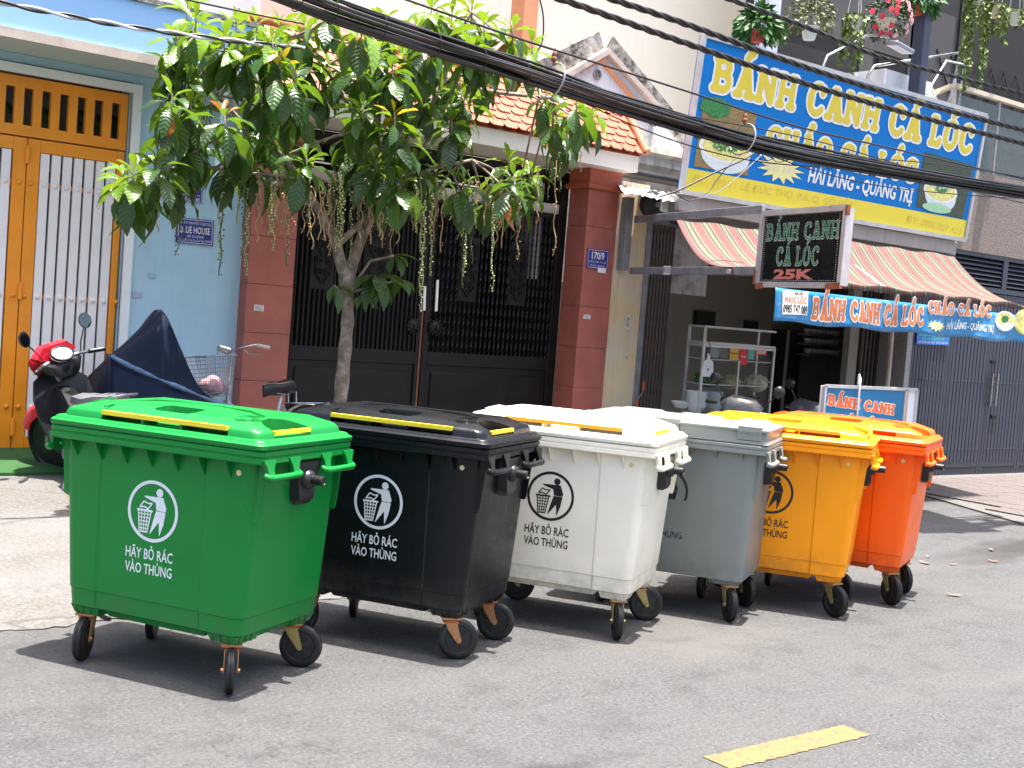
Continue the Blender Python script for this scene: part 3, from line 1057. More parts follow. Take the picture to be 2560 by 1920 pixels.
def body_mesh(grey=False):
    b = B()
    if grey:
        pr = [(.252, .500, .318), (.258, .506, .324), (.60, .522, .335), (1.056, .545, .345)]
        b.loft([rring(hx, hy, .05, z, panel=.004) for z, hx, hy in pr])
    else:
        pr = [(.258, .478, .300), (.266, .490, .311), (.344, .496, .315), (.349, .500, .319), (.95, .541, .329), (1.056, .548, .331)]
        b.loft([rring(hx, hy, .055, z, panel=.007) for z, hx, hy in pr])
        b.loft([[(sx * a, sy * c, z) for sx, sy in ((-1, -1), (1, -1), (1, 1), (-1, 1))] for a, c, z in ((.30, .284, .262), (.27, .262, .226))])
        b.loft([[(sx * a, .02 + sy * c, z) for sx, sy in ((-1, -1), (1, -1), (1, 1), (-1, 1))] for a, c, z in ((.472, .15, .262), (.455, .125, .229))])
    z0 = .222
    for sx in (-1, 1):
        for sy in (-1, 1):
            cx, cy = sx * .385, sy * .215
            ex, ey = (.480, .302) if not grey else (.49, .305)
            wx, wy = ex - .305, ey - .115
            px, py = sx * (ex - wx / 2), sy * (ey - wy / 2)
            b.loft([[(px + qx * (wx / 2 - e), py + qy * (wy / 2 - e), z) for qx, qy in ((-1, -1), (1, -1), (1, 1), (-1, 1))] for z, e in ((z0, .018), (.262, .004))])
            for k in range(3):
                b.loft([[(px - wx / 2 + .03 + k * .042 + d, sy * (ey - e0), z) for d, e0 in ((0, .03), (.005, .03), (.005, e), (0, e))] for z, e in ((z0 + .001, .011), (.268, .0))])
                b.loft([[(sx * (ex - e0), py - wy / 2 + .03 + k * .045 + d, z) for d, e0 in ((0, .03), (.005, .03), (.005, e), (0, e))] for z, e in ((z0 + .001, .011), (.268, .0))])
    # gussets under the rim
    xs = (-.46, -.315, -.17, -.025, .12, .265, .41) if not grey else (-.42, -.14, .14, .29, .45)
    for sy in (-1, 1):
        for x in xs:
            zb = .968 if not grey else 1.0
            yt, yb = sy * .383, sy * (.328 if not grey else .34)
            b.loft([[(x - w, yb * .96, z), (x + w, yb * .96, z), (x + w * .5, yy, z), (x - w * .5, yy, z)] if sy > 0 else [(x - w * .5, yy, z), (x + w * .5, yy, z), (x + w, yb * .96, z), (x - w, yb * .96, z)] for z, yy, w in ((zb, yb, .003), (1.03, yb + (yt - yb) * .8, .004), (1.054, yt, .005))])
    for sx in (-1, 1):
        for y in (-.30, .30):
            b.loft([[(sx * xx, y - .004, z), (sx * .49, y - .004, z), (sx * .49, y + .004, z), (sx * xx, y + .004, z)] for z, xx in ((.78, .545), (.80, .552), (.985, .570), (1.02, .592), (1.054, .600))])
    b.v = [(x, y * (1.11 if y > 0 and not grey else 1), z) for x, y, z in b.v]
    return b.mesh('body', 32)


def rim_mesh():
    b = B()
    pr = [(1.05, .50, .31), (1.0505, .594, .380), (1.056, .600, .386), (1.078, .600, .386), (1.081, .595, .381), (1.085, .595, .381), (1.088, .600, .386), (1.104, .600, .386), (1.1105, .594, .380), (1.111, .50, .31)]
    b.loft([rring(hx, hy, .045, z) for z, hx, hy in pr])
    return b.mesh('rim', 32)


def handle_mesh():
    """a plate with a window hanging from the rim's end and a round bar along its foot; x outwards, centred on y"""
    b = B()
    for q in (-1, 1):
        b.loft([[(x0, q * .098 - w, z), (x1, q * .098 - w, z), (x1, q * .098 + w, z), (x0, q * .098 + w, z)] for z, x0, x1, w in ((.992, .002, .030, .025), (1.02, .0, .020, .022), (1.042, -.004, .016, .027), (1.06, -.006, .012, .04), (1.072, -.006, .010, .045))])
    pts = [(.006, -.128, 1.004), (.022, -.124, .997), (.030, -.105, .995), (.031, 0, .995), (.030, .105, .995), (.022, .124, .997), (.006, .128, 1.004)]
    b.tube(pts, .0155, 10)
    b.box((.0, -.118, .983), (.024, .118, .993))
    return b.mesh('handle', 45)


def bracket_mesh():
    b = B()
    pr = [(1.046, .108, .038), (1.040, .112, .046), (.985, .098, .044), (.94, .082, .036), (.90, .076, .040), (.868, .068, .040), (.846, .050, .030), (.838, .03, .016)]
    b.loft([[(-.05, -w, z), (d, -w * .85, z), (d, w * .85, z), (-.05, w, z)] for z, w, d in pr])
    return b.mesh('trunnion_bracket', 50)


def pin_mesh():
    b = B()
    b.lathe([(.046, .03), (.045, .048), (.034, .066), (.0235, .070), (.022, .122), (.018, .125), (.017, .122), (.0, .122)], (0, 0, .958), (1, 0, 0), 18)
    return b.mesh('pin', 40)


def castor_meshes():
    f = B()
    f.box((-.052, -.045, .212), (.052, .045, .222))
    for s in (-1, 1):
        pts = [(-.030, .196), (.032, .196), (.018, .16), (-.034, .092), (-.045, .087), (-.055, .093), (-.056, .108), (-.038, .16)]
        f.prism([(x, s * .03 - .0025, z) for x, z in pts], (0, .005, 0))
        f.cyl((-.045, s * .033, .104), (-.045, s * .042, .104), .011, n=6)
    f.box((-.038, -.032, .192), (.04, .032, .198))
    fork = f.mesh('castor', 40)
    sw = B().lathe([(.04, .198), (.046, .203), (.046, .209), (.034, .213)], n=18).mesh('swivel', 40)
    t = B()
    R = .104
    t.lathe([(.066, -.016), (.07, -.02), (.088, -.0215), (.099, -.018), (.103, -.012), (R, -.011), (R, -.005), (.1015, -.0042), (.1015, -.0028), (R, -.002), (R, .002), (.1015, .0028), (.1015, .0042), (R, .005), (R, .011), (.103, .012), (.099, .018), (.088, .0215), (.07, .02), (.066, .016)], (-.045, 0, R), (0, 1, 0), 36)
    tyre = t.mesh('tyre', 40)
    h = B().lathe([(.067, -.014), (.067, .014)], (-.045, 0, R), (0, 1, 0), 28)
    h.lathe([(.02, -.022), (.02, .022)], (-.045, 0, R), (0, 1, 0), 14)
    for s in (-1, 1):
        h.tube([(-.045 + .062 * math.cos(q * PI / 14), s * .014, R + .062 * math.sin(q * PI / 14)) for q in range(29)], .006, 6)
        for q in range(5):
            a = q * 2 * PI / 5
            d = Vector((math.cos(a), 0, math.sin(a)))
            h.obox(Vector((-.045, s * .015, R)) + d * .04, d * .024, d.cross(Vector((0, 1, 0))) * .009, (0, .004, 0))
    return fork, sw, tyre, h.mesh('hub', 40)


def logo_geo():
    ring = lambda X, Y: np.abs(np.hypot(X, Y) - .945) - .055
    b = B()
    fns = []
    arm = [(-.342, .464), (-.33, .432), (-.038, .346), (.113, .297), (.15, .063), (.499, .041), (.527, .131), (.391, .474), (.122, .47)]
    legs = [(.142, .023), (.504, .006), (.44, -.378), (.304, -.753), (.267, -.29), (-.081, -.742), (.05, -.271)]
    tr = [(-.57, .0), (-.06, .0), (-.19, -.70), (-.50, -.70)]

    def fn(X, Y):
        d = ring(X, Y)
        d = np.minimum(d, np.hypot(X - .246, Y - .62) - .135)
        d = np.minimum(d, d_poly(X, Y, arm) - .01)
        d = np.minimum(d, d_poly(X, Y, legs) - .008)
        d = np.minimum(d, d_line(X, Y, [(-.357, .294), (-.2, .235), (-.038, .252), (-.10, .16), (-.197, .06), (-.33, .12), (-.516, .092), (-.44, .2), (-.357, .294)]) - .024)
        g = d_line(X, Y, tr + [tr[0]]) - .022
        for k in range(1, 4):
            a = k / 4
            g = np.minimum(g, d_seg(X, Y, (tr[0][0] + (tr[1][0] - tr[0][0]) * a, 0), (tr[3][0] + (tr[2][0] - tr[3][0]) * a, -.70)) - .016)
        for k in range(1, 6):
            a = k / 6
            g = np.minimum(g, d_seg(X, Y, (tr[0][0] + (tr[3][0] - tr[0][0]) * a, -.70 * a), (tr[1][0] + (tr[2][0] - tr[1][0]) * a, -.70 * a)) - .016)
        g = np.minimum(g, d_seg(X, Y, (-.6, .0), (-.03, .0)) - .035)
        return np.minimum(d, g)
    return two(sdf_mesh(fn, -1.02, 1.02, -1.02, 1.02, 130, 130), (-1, 1, -1, 1))


LID, FLID, BODY, GBODY, RIM, HND, BRK, PIN = lid_mesh(), flat_lid_mesh(), body_mesh(), body_mesh(True), rim_mesh(), handle_mesh(), bracket_mesh(), pin_mesh()
FORK, SWV, TYRE, HUBM = castor_meshes()
LOGO = logo_geo()
T1, T2 = font_text('HÃY BỎ RÁC', .016), font_text('VÀO THÙNG', .016)


def put(name, me, m, parent, mx=None):
    me = me.copy()
    me.materials.append(m)
    o = obj(name, me, None, parent, local=True)
    if mx is not None:
        o.matrix_basis = mx
    return o


def make_bin(name_col, col, x, y, rot, label, strip, prt, swv, grey=False, metal=ZINC, sss=0.0, rough=.34):
    pm = plastic(name_col + '_plastic', col, rough, sss)
    t = thing('wheeled_bin', label, 'bin', (0, 0, 0), 0, 'large wheeled bins parked in a row')
    bo = put('body', GBODY if grey else BODY, pm, t)
    put('rim', RIM, pm, t)
    put('lid', FLID if grey else LID, pm, t, Matrix.Rotation(math.radians(rnd() * .5 - .25), 4, 'Z') @ Matrix.Translation((rnd() * .006 - .003, 0, .001 + .004 * rnd())))
    if strip is not None:
        q = B().box((-.312, -.352, 1.180), (.387, -.330, 1.200)).mesh('grip_strip')
        put('grip_strip', q, strip, t)
        for s in (-1, 1):
            q = B().box((s * .552 - .009, -.235, 1.172), (s * .552 + .009, .055, 1.190)).mesh('grip_strip')
            put('grip_strip', q, strip, t)
    for s in (-1, 1):
        R = Matrix.Rotation(0 if s > 0 else PI, 4, 'Z')
        for yy in (-.225, .235):
            put('handle', HND, pm, t, R @ Matrix.Translation((.596, yy * s, 0)))
        br = put('trunnion_bracket', BRK, TRUN, t, R @ Matrix.Translation((.548, .015 * s, 0)))
        put('pin', PIN, TRUN, br, Matrix.Translation((0, 0, 0)))
    if not grey:
        for xx in (-.46, .46):
            put('hinge', B().cyl((xx - .03, .345, 1.185), (xx + .03, .345, 1.185), .012, n=10).prism([(xx - .02, .32, 1.14), (xx - .02, .36, 1.195), (xx - .02, .375, 1.19), (xx - .02, .375, 1.12)], (.008, 0, 0)).prism([(xx + .012, .32, 1.14), (xx + .012, .36, 1.195), (xx + .012, .375, 1.19), (xx + .012, .375, 1.12)], (.008, 0, 0)).mesh('hinge', 40), pm, t)
    for q_, ((sx, sy), a) in enumerate(zip(((-1, -1), (1, -1), (-1, 1), (1, 1)), swv)):
        mx = Matrix.Translation((sx * .415, sy * .245, 0)) @ Matrix.Rotation(math.radians(a) + PI, 4, 'Z')
        k = put('castor', FORK, ZINC2 if name_col == 'green' and q_ < 2 else metal, t, mx)
        put('swivel', SWV, RED, k)
        put('tyre', TYRE, RUB, k)
        put('hub', HUBM, HUB, k)
    # print on the front
    fy = (lambda z: -(.319 + (z - .349) * .01664) + .007) if not grey else (lambda z: -(.324 + (z - .258) * .0263) + .004)
    pt = lambda px, pz: Vector((px, fy(pz), pz))
    cx, cz, r = -.012, .765, .142
    bb = lay(B(), LOGO, pt(cx - r, cz - r), pt(cx + r, cz - r), pt(cx - r, cz + r), NF, .0015)
    obj('emblem', bb, prt, t, local=True)
    bb = B()
    lay(bb, T1, pt(-.155, .542), pt(.112, .542), pt(-.155, .588), NF, .0015)
    lay(bb, T2, pt(-.155, .473), pt(.112, .473), pt(-.155, .519), NF, .0015)
    obj('lettering', bb, prt, t, local=True)
    if not grey:
        z = 1.0
        obj('lock', B().lathe([(.013, 0), (.013, .004), (.004, .0045), (.004, .002)], (.452, -.3305, z), NF, 14), LOCK, t, local=True)
    t.matrix_basis = Matrix.Translation((x, y, 0)) @ Matrix.Rotation(math.radians(rot), 4, 'Z')
    return t


make_bin('green', (.004, .180, .030), 2.568, 5.563, -61.78, 'bright green wheeled bin with white litter emblem, nearest the kerb crack', YSTRIP, WPRINT, (-68, -55, -62, 22))
make_bin('black', (.0045, .0052, .0075), 3.789, 5.595, -60.55, 'black wheeled bin with yellow grip strips and pale emblem', YSTRIP, WPRINT, (-100, 35, -66, 16), metal=ZINC2, rough=.30)
make_bin('white', (.84, .78, .64), 4.935, 5.585, -58.99, 'white wheeled bin with black litter emblem', OSTRIP, BPRINT, (-80, -64, 25, 28), sss=.15)
make_bin('grey', (.205, .222, .205), 5.928, 5.635, -59.54, 'grey wheeled bin with a flat ribbed lid', None, BPRINT, (-60, -58, 60, -50), grey=True)
make_bin('yellow', (.92, .31, .003), 6.691, 5.449, -57.43, 'amber yellow wheeled bin with black litter emblem', OSTRIP, BPRINT, (-90, -40, -50, -40))
make_bin('orange', (.93, .125, .004), 7.494, 5.528, -65.25, 'orange wheeled bin at the far end of the row', None, BPRINT, (-80, -44, -60, -50))
# ================================================================ noodle shop
ns = thing('noodle_shop', 'open fronted noodle shop with a concrete ledge and yellow side wall', 'shop', (12, 10.3, 0))
SY = 10.3
yx0, yx1 = 9.44, at(1606, 700, SY).x
dzl = at(1700, 486, 9.5).z
obj('side_wall', B().box((yx0, SY, 0), (yx1, SY + .25, 3.35)), M['yellow_wall'], ns)
FL = [(yx1, SY + .1), (15.2, SY + .1), (16.05, 12.3), (10.8, 12.3)]


def wall2(bb, p, q, z0, z1, t=.1):
    d = Vector((q[0] - p[0], q[1] - p[1], 0))
    n = Vector((-d.y, d.x, 0)).normalized() * t
    a, c = Vector((p[0], p[1], 0)), Vector((q[0], q[1], 0))
    bb.hexa([a + NZ * z0, c + NZ * z0, c + n + NZ * z0, a + n + NZ * z0, a + NZ * z1, c + NZ * z1, c + n + NZ * z1, a + n + NZ * z1])


bb = B()
wall2(bb, FL[3], FL[2], 0, 3.3)
wall2(bb, (yx1 + .01, SY + .26), FL[3], 0, 3.3)
wall2(bb, FL[2], FL[1], 0, 3.3)
obj('room_wall', bb, M['interior'], ns)
obj('room_ceiling', B().hexa([(FL[0][0] - .3, 9.95, 3.1), (15.2, 9.95, 3.1), (16.6, 13.5, 3.1), (11, 13.5, 3.1), (FL[0][0] - .3, 9.95, 3.25), (15.2, 9.95, 3.25), (16.6, 13.5, 3.25), (11, 13.5, 3.25)]), M['interior'], ns)
obj('floor', B().hexa([(yx1, SY, .05), (15, SY, .05), (16.6, 13.5, .05), (11, 13.5, .05), (yx1, SY, .16), (15, SY, .16), (16.6, 13.5, .16), (11, 13.5, .16)]), M['ledge'], ns)
# projecting ledge under the billboard, its right end rounded
LY = 9.5
lx0, lx1 = at(1695, 520, LY).x, at(2418, 630, LY).x
lz1, lz0 = at(2110, 554, LY).z, at(2110, 597, LY).z
lo = [(lx0, LY), (lx1 - .45, LY), (lx1 - .2, LY + .04), (lx1 - .05, LY + .14), (lx1, LY + .3), (lx1, 10.35), (lx0 + .35, 10.35)]
obj('ledge', B().prism([(x, y, lz0 + .02) for x, y in lo], (0, 0, lz1 - lz0 - .02)), M['ledge'], ns, bevel=.012)
obj('wall_above', B().box((11.4, 10.0, lz1 - .2), (13.4, 10.35, 4.7)), M['ledge'], ns)
obj('shutter_rail', B().box((yx1, SY + .02, 2.93), (14.9, SY + .12, 3.06)), M['steel'], ns)
cxl, cxr = at(2252, 850, 9.98).x, at(2291, 850, 9.98).x
obj('right_column', B().box((cxl, 9.98, 0), (cxr + .1, 10.3, 3.1)), M['grey_pebble'], ns)
obj('drain_pipe', B().cyl(at(2240, 700, 9.95) , at(2219, 975, 9.95) - NZ * 1.2, .035, n=10), M['tan_trim'], ns, smooth=40)


def shutter(label, x0, x1, y, z0, z1, n):
    t = thing('folding_shutter', label, 'shutter', (x0, y, z0), group='folding steel shutters of the noodle shop')
    me = B().box((-.008, -.014, 0), (.008, .014, z1 - z0)).mesh('bar')
    me.materials.append(M['shutter'])
    for i in range(n):
        o = obj('bar', me, None, t)
        o.location = (x0 + (x1 - x0) * i / (n - 1), y + (.02 if i % 2 else 0), z0)
    for k in range(8):
        z = z0 + .1 + k * (z1 - z0 - .2) / 7
        obj('link', B().box((x0, y + .02, z), (x1, y + .026, z + .018)), M['shutter'], t)
    return t


s1 = shutter('folding steel lattice shutter pushed aside by the yellow wall', at(1614, 800, SY).x, at(1672, 800, SY).x, SY + .03, .16, 2.95, 15)
obj('guide_post', B().box((yx1 - .0, SY - .02, .1), (yx1 + .07, SY + .03, 3.0)), M['steel'], s1)
shutter('folding steel lattice shutter at the shop doorway beside the drain pipe', at(2160, 850, SY).x, at(2228, 850, SY).x, SY + .03, .16, 2.9, 15)
obj('door_jamb', B().box((at(2118, 850, SY + .1).x, SY + .06, .1), (at(2140, 850, SY + .1).x, SY + .16, 2.9)), M['interior'], ns)
# crank handle with red grips
p, q = at(1594, 1000, SY - .1), at(1608, 975, SY - .1)
t = thing('shutter_crank', 'small crank with red grips hanging on the shutter post', 'crank', p)
obj('rod', B().tube([p - NZ * .08, p + NZ * .01, q - NZ * .02, q + NZ * .1], .006, 6), M['steel'], t)
obj('grip', B().cyl(p - NZ * .1, p + NZ * .01, .014, n=8).cyl(q, q + NZ * .1, .014, n=8), RED, t)
# interior bits
bk = lambda u, v: at(u, v, 12.22)
for u0, v0, u1, v1, nm, lab in ((1741, 780, 1790, 812, 'dark_sign', 'dark framed notice on the shop wall above the food cabinet'), (1867, 804, 1897, 820, 'wall_picture', 'small dark picture on the shop back wall')):
    a, c = bk(u0, v1), bk(u1, v0)
    t = tag(obj(nm, B().box((a.x, 12.22, a.z), (c.x, 12.29, c.z)), M['slate']), lab, 'picture')
a, c = at(1965, 918, 11.95), at(2008, 828, 11.95)
t = thing('cabinet', 'tall dark cabinet standing inside the shop', 'cabinet', (a.x, 12, .16))
obj('case', B().box((a.x, 11.95, .16), (c.x, 12.28, c.z)), M['dark'], t, bevel=.01)
obj('edge', B().box((a.x - .02, 11.93, .16), (a.x, 11.97, c.z)), M['alu'], t)
a, c = at(2010, 880, 11.8), at(2105, 870, 11.8)
t = thing('dish_shelf', 'wall shelf of stacked dishes inside the shop', 'shelf', (a.x, 11.8, a.z))
for k, v in enumerate((888, 862, 838)):
    p0, p1 = at(2012, v, 11.8), at(2100, v + 5, 11.8)
    obj('board', B().box((p0.x, 11.7, p0.z), (p1.x, 12.0, p0.z + .03)), M['steel'], t)
    for i in range(7):
        x = p0.x + .1 + i * (p1.x - p0.x - .2) / 6
        obj('bowl', B().lathe([(.03, 0), (.06, .03), (.07, .07), (.065, .07), (.05, .03)], (x, 11.82, p0.z + .03), NZ, 12), M['white_trim'], t, smooth=50)

# glass food cabinet on a cart
CY = 9.6
fz = lambda u, v: at(u, v, CY)
cxa, cxb = fz(1752, 960).x, fz(1928, 960).x
zt1, zt0, zmid, zsh1, zsh2 = fz(1850, 823).z, fz(1850, 863).z, fz(1745, 1037).z, fz(1840, 901).z, fz(1840, 963).z
t = thing('food_cabinet', 'glass fronted food cabinet on a cart in the shop doorway', 'cart', (cxa, CY, .15))
CD, CSK = .42, .19
bb = B()
for x in (cxa, cxb):
    for y, q in ((CY, 0), (CY + CD, CSK)):
        bb.box((x + q - .012, y - .012, .2), (x + q + .012, y + .012, zt1 if x == cxa or y > CY else zt0))
for z in (zt1, zt0, zt0 - .03, zmid):
    for y, q in ((CY, 0), (CY + CD, CSK)):
        bb.box((cxa + q, y - .01, z - .012), (cxb + q, y + .01, z + .012))
    for x in (cxa, cxb):
        bb.beam((x, CY, z), (x + CSK, CY + CD, z), .02, .022)
bb.box(((cxa + cxb) / 2 - .009, CY - .008, zmid), ((cxa + cxb) / 2 + .009, CY + .008, zsh1))
obj('frame', bb, M['alu'], t)
obj('base_panel', B().prism([(cxa + .012, CY, .2), (cxb - .012, CY, .2), (cxb + CSK, CY + CD, .2), (cxa + CSK, CY + CD, .2)], (0, 0, zmid - .22)), YSTRIP, t)
for z in (zsh1, zsh2, zmid):
    obj('shelf', B().prism([(cxa + .012, CY + .02, z - .012), (cxb - .012, CY + .02, z - .012), (cxb + CSK, CY + CD - .02, z - .012), (cxa + CSK, CY + CD - .02, z - .012)], (0, 0, .012)), M['alu'], t)
obj('pane', B().box((cxa + .012, CY - .004, zmid + .01), (cxb - .012, CY - .001, zt0 - .04)), M['pane'], t)
FOOD = {'noodle': mat('rice_noodles', (.66, .60, .45), .7, var=.2, scale=60, bump=.5), 'meat': mat('dry_food', (.42, .30, .22), .8, var=.3, scale=40, bump=.5), 'green': mat('herbs', (.05, .12, .03), .7, var=.5, scale=40), 'sprout': mat('sprouts', (.62, .58, .32), .6, var=.2, scale=30), 'grey': mat('fish_skin', (.05, .05, .055), .4, var=.4, scale=20)}


def heap(name, u, v, rx, rz, m, label, cat, n=90, thin=.006, ln=.06):
    p = at(u, v, CY + .22)
    b = B().ball(p, (rx, .12, rz), 10, 6)
    for i in range(n):
        a, e = rnd() * 2 * PI, rnd() * PI / 2
        q = p + Vector((rx * math.cos(a) * math.cos(e), .12 * math.sin(a) * math.cos(e), rz * math.sin(e)))
        d = Vector((rnd() - .5, rnd() - .5, rnd() * .6 - .2)).normalized() * ln
        b.tube([q - d / 2, q + NZ * .008, q + d / 2], thin, 4, False)
    return tag(obj(name, b, m), label, cat)


heap('noodle_heap', 1890, 960, .16, .10, FOOD['noodle'], 'heap of pale rice noodles on the cabinet shelf', 'noodles')
heap('herb_bunch', 1768, 952, .17, .08, FOOD['green'], 'bunch of green herbs on the cabinet shelf', 'herbs', 120, .005, .12)
heap('sprout_heap', 1826, 958, .10, .07, FOOD['sprout'], 'small heap of yellow bean sprouts on the cabinet shelf', 'sprouts', 90, .004, .1)
heap('fish_tray', 1880, 1020, .17, .12, FOOD['grey'], 'dark heap of cooked fish in the cabinet bottom', 'food', 40, .012, .08)


def bowl_stack(u, v, r, n, label, Y=CY + .2, grp='stacks of pale bowls at the food cabinet'):
    p = at(u, v, Y)
    t = thing('bowl_stack', label, 'bowls', p, group=grp)
    me = B().lathe([(r * .5, 0), (r * .6, .01), (r * .92, .06), (r, .075), (r * .95, .075), (r * .6, .02), (0, .015)], n=16).mesh('bowl', 50)
    me.materials.append(M['white_trim'])
    for i in range(n):
        o = obj('bowl', me, None, t)
        o.location = p + Vector((rnd() * .006, 0, i * .02))
    return t


bowl_stack(1787, 894, .075, 4, 'short stack of cream bowls with a green one on the upper cabinet shelf')
bowl_stack(1807, 895, .085, 6, 'taller stack of cream bowls on the upper cabinet shelf')
bowl_stack(1780, 1030, .11, 9, 'tall stack of large bowls inside the cabinet bottom')
bowl_stack(1738, 1030, .12, 9, 'tall stack of bowls standing left of the cabinet', CY + .1)
bowl_stack(1702, 1020, .12, 1, 'single white bowl on the floor left of the bowl stacks', CY + .2)
p = at(1771, 915, CY - .03)
t = thing('chopping_board', 'white plastic chopping board hanging on the cabinet corner', 'board', p)
obj('slab', B().prism([p + Vector((x, 0, z)) for x, z in ((-.085, -.12), (.085, -.12), (.09, -.05), (.075, .05), (.02, .075), (.02, .14), (-.02, .14), (-.02, .075), (-.075, .05), (-.09, -.05))], (0, .012, 0)), M['white_paint'], t, bevel=.004)
obj('cord', B().tube([p + Vector((0, -.004, .12)), p + Vector((.0, .0, .24)), p + Vector((-.03, .02, .3))], .004, 5), M['dark'], t)
obj('mark', B().lathe([(.018, 0), (.018, .002)], p + Vector((.0, -.001, -.04)), NF, 10), M['steel'], t)
# stickers on the glass
STK = {'y': flat('sticker_amber', (.75, .42, .06)), 'r': flat('sticker_red', (.62, .03, .04)), 't': flat('sticker_teal', (.10, .42, .36)), 'w': flat('sticker_white', (.75, .74, .72)), 'b': flat('plate_blue', (.018, .026, .22)), 'k': flat('ink_black', (.012, .012, .012)), 'o': flat('ink_orange', (.75, .16, .03)), 's': flat('ad_blue', (.02, .16, .55)), 'g': flat('ink_green', (.12, .55, .25)), 'faint': flat('faint_ink', (.33, .36, .38))}


def sign_plate(name, px, Y, base, label, cat, lines, th=.006, border=None, thick=.015):
    """a flat plate given by its four corners in the photograph on the plane y = Y; lines: (text, u0, v0, u1, v1 in 0..1, ink, bold)"""
    TL, TR, BR, BL = [at(u, v, Y) for u, v in px]
    ax, az = (TR - TL + BR - BL) / 2, (TL - BL + TR - BR) / 2
    cc = (TL + TR + BR + BL) / 4
    o = cc - ax / 2 - az / 2
    t = thing(name, label, cat, cc)
    obj('plate', B().prism([o, o + ax, o + ax + az, o + az], (0, thick, 0)), base, t)
    if border is not None:
        bb = B()
        e = .035
        for (a, c, d, f) in ((e, e, 1 - e, e + .02), (e, 1 - e - .02, 1 - e, 1 - e), (e, e + .02, e + .014, 1 - e - .02), (1 - e - .014, e + .02, 1 - e, 1 - e - .02)):
            bb.quad(*[o + ax * x + az * z + NF * .0012 for x, z in ((a, c), (d, c), (d, f), (a, f))])
        obj('border', bb, border, t)
    for txt, u0, v0, u1, v1, ink, bold in lines:
        obj('lettering', lay(B(), font_text(txt, bold), o + ax * u0 + az * v0, o + ax * u1 + az * v0, o + ax * u0 + az * v1, NF, .0014), ink, t)
    return t


sign_plate('sticker', [(1826, 871), (1848, 872), (1846, 900), (1824, 899)], CY - .006, STK['y'], 'amber delivery sticker on the cabinet glass', 'sticker', [('befood', .1, .5, .9, .68, STK['k'], .02), ('giao hàng', .15, .22, .85, .3, STK['k'], .0)], thick=.001)
sign_plate('sticker', [(1851, 869), (1870, 869), (1867, 914), (1847, 912)], CY - .006, STK['r'], 'tall red delivery sticker on the cabinet glass', 'sticker', [('food', .2, .45, .8, .55, STK['w'], .02)], thick=.001)
sign_plate('sticker', [(1872, 873), (1887, 874), (1885, 899), (1869, 898)], CY - .006, STK['t'], 'teal and white sticker on the cabinet glass', 'sticker', [('QR', .2, .4, .8, .7, STK['w'], .02)][:0], thick=.001)
sign_plate('sticker', [(1889, 873), (1918, 875), (1915, 889), (1888, 887)], CY - .006, STK['r'], 'wide red sticker reading LOSHIP on the cabinet glass', 'sticker', [('LOSHIP', .1, .25, .9, .8, STK['w'], .03)], thick=.001)

# house plates and stickers on the walls
sign_plate('house_plate', [(1470, 621), (1522, 627), (1519, 675), (1467, 669)], 10.235, STK['b'], 'blue enamel house number plate 170/9 on the right red pillar', 'plate', [('170/9', .2, .5, .8, .86, STK['w'], .02), ('LÊ ĐỨC THỌ - P 6 - GV', .1, .3, .9, .40, STK['w'], .0), ('SỐ CŨ : 190/35/27', .15, .1, .85, .2, STK['w'], .0)], border=STK['w'])
sign_plate('name_plate', [(443, 543), (535, 552), (533, 615), (440, 606)], 10.585, STK['b'], 'blue company plate reading BLUE HOUSE on the light blue wall', 'plate', [('BLUE HOUSE', .1, .42, .9, .68, STK['w'], .012), ('CÔNG TY TNHH ĐẦU TƯ GIÁO DỤC', .07, .77, .93, .88, STK['w'], .0), ('MST: 0317279508', .28, .25, .73, .34, STK['w'], .0), ('170/7 Lê Đức Thọ, P.6, Q.Gò Vấp, TP.HCM', .06, .1, .94, .19, STK['w'], .0)], border=STK['w'])
sign_plate('house_plate', [(452, 452), (507, 457), (505, 509), (450, 503)], 10.585, STK['b'], 'blue house number plate half hidden by leaves above the company plate', 'plate', [('170/7', .15, .5, .85, .92, STK['w'], .02), ('LÊ ĐỨC THỌ - P.6', .1, .3, .9, .4, STK['w'], .0), ('Số Cũ : E9', .12, .08, .88, .22, STK['w'], .02)], border=STK['w'])
k = 0
for u, v, Y, w, txt, ink, base, lab in ((382, 688, 10.59, 20, '0909 171 227', STK['faint'], M['blue_wall'], 'faded phone number print on the blue wall under the plates'), (346, 735, 10.59, 26, '0938 411 902', STK['faint'], M['blue_wall'], 'faint lower phone number print on the blue wall'), (648, 770, 10.44, 24, 'KHOAN CẮT', STK['k'], STK['w'], 'small white advert sticker on the left red pillar'), (1436, 742, 10.245, 11, '0902', STK['k'], STK['w'], 'tiny white sticker low on the shaded pillar corner'), (1468, 792, 10.245, 17, 'KCBT', STK['b'], STK['w'], 'small white sticker on the right red pillar front'), (1505, 676, 10.23, 20, '', STK['k'], STK['w'], 'blank white tab under the 170/9 plate'), (1571, 805, 10.29, 9, 'SỬA ĐIỆN', STK['k'], STK['w'], 'upright white strip sticker on the yellow wall'), (1566, 893, 10.29, 11, '0908', STK['b'], STK['w'], 'small dark sticker low on the yellow wall')):
    h = w * .62 if u != 1571 else 34
    if u == 1436:
        continue
    s_ = .09 * w
    sign_plate('wall_sticker', [(u - w / 2, v - h / 2 - s_ / 2), (u + w / 2, v - h / 2 + s_ / 2), (u + w / 2 - .09 * h, v + h / 2 + s_ / 2), (u - w / 2 - .09 * h, v + h / 2 - s_ / 2)], Y, base, lab, 'sticker', [(txt, .1, .52, .9, .85, ink, .01), (txt[::-1].strip(), .1, .12, .9, .42, ink, .01)][:1 if k else 2] if txt else [], thick=.002)

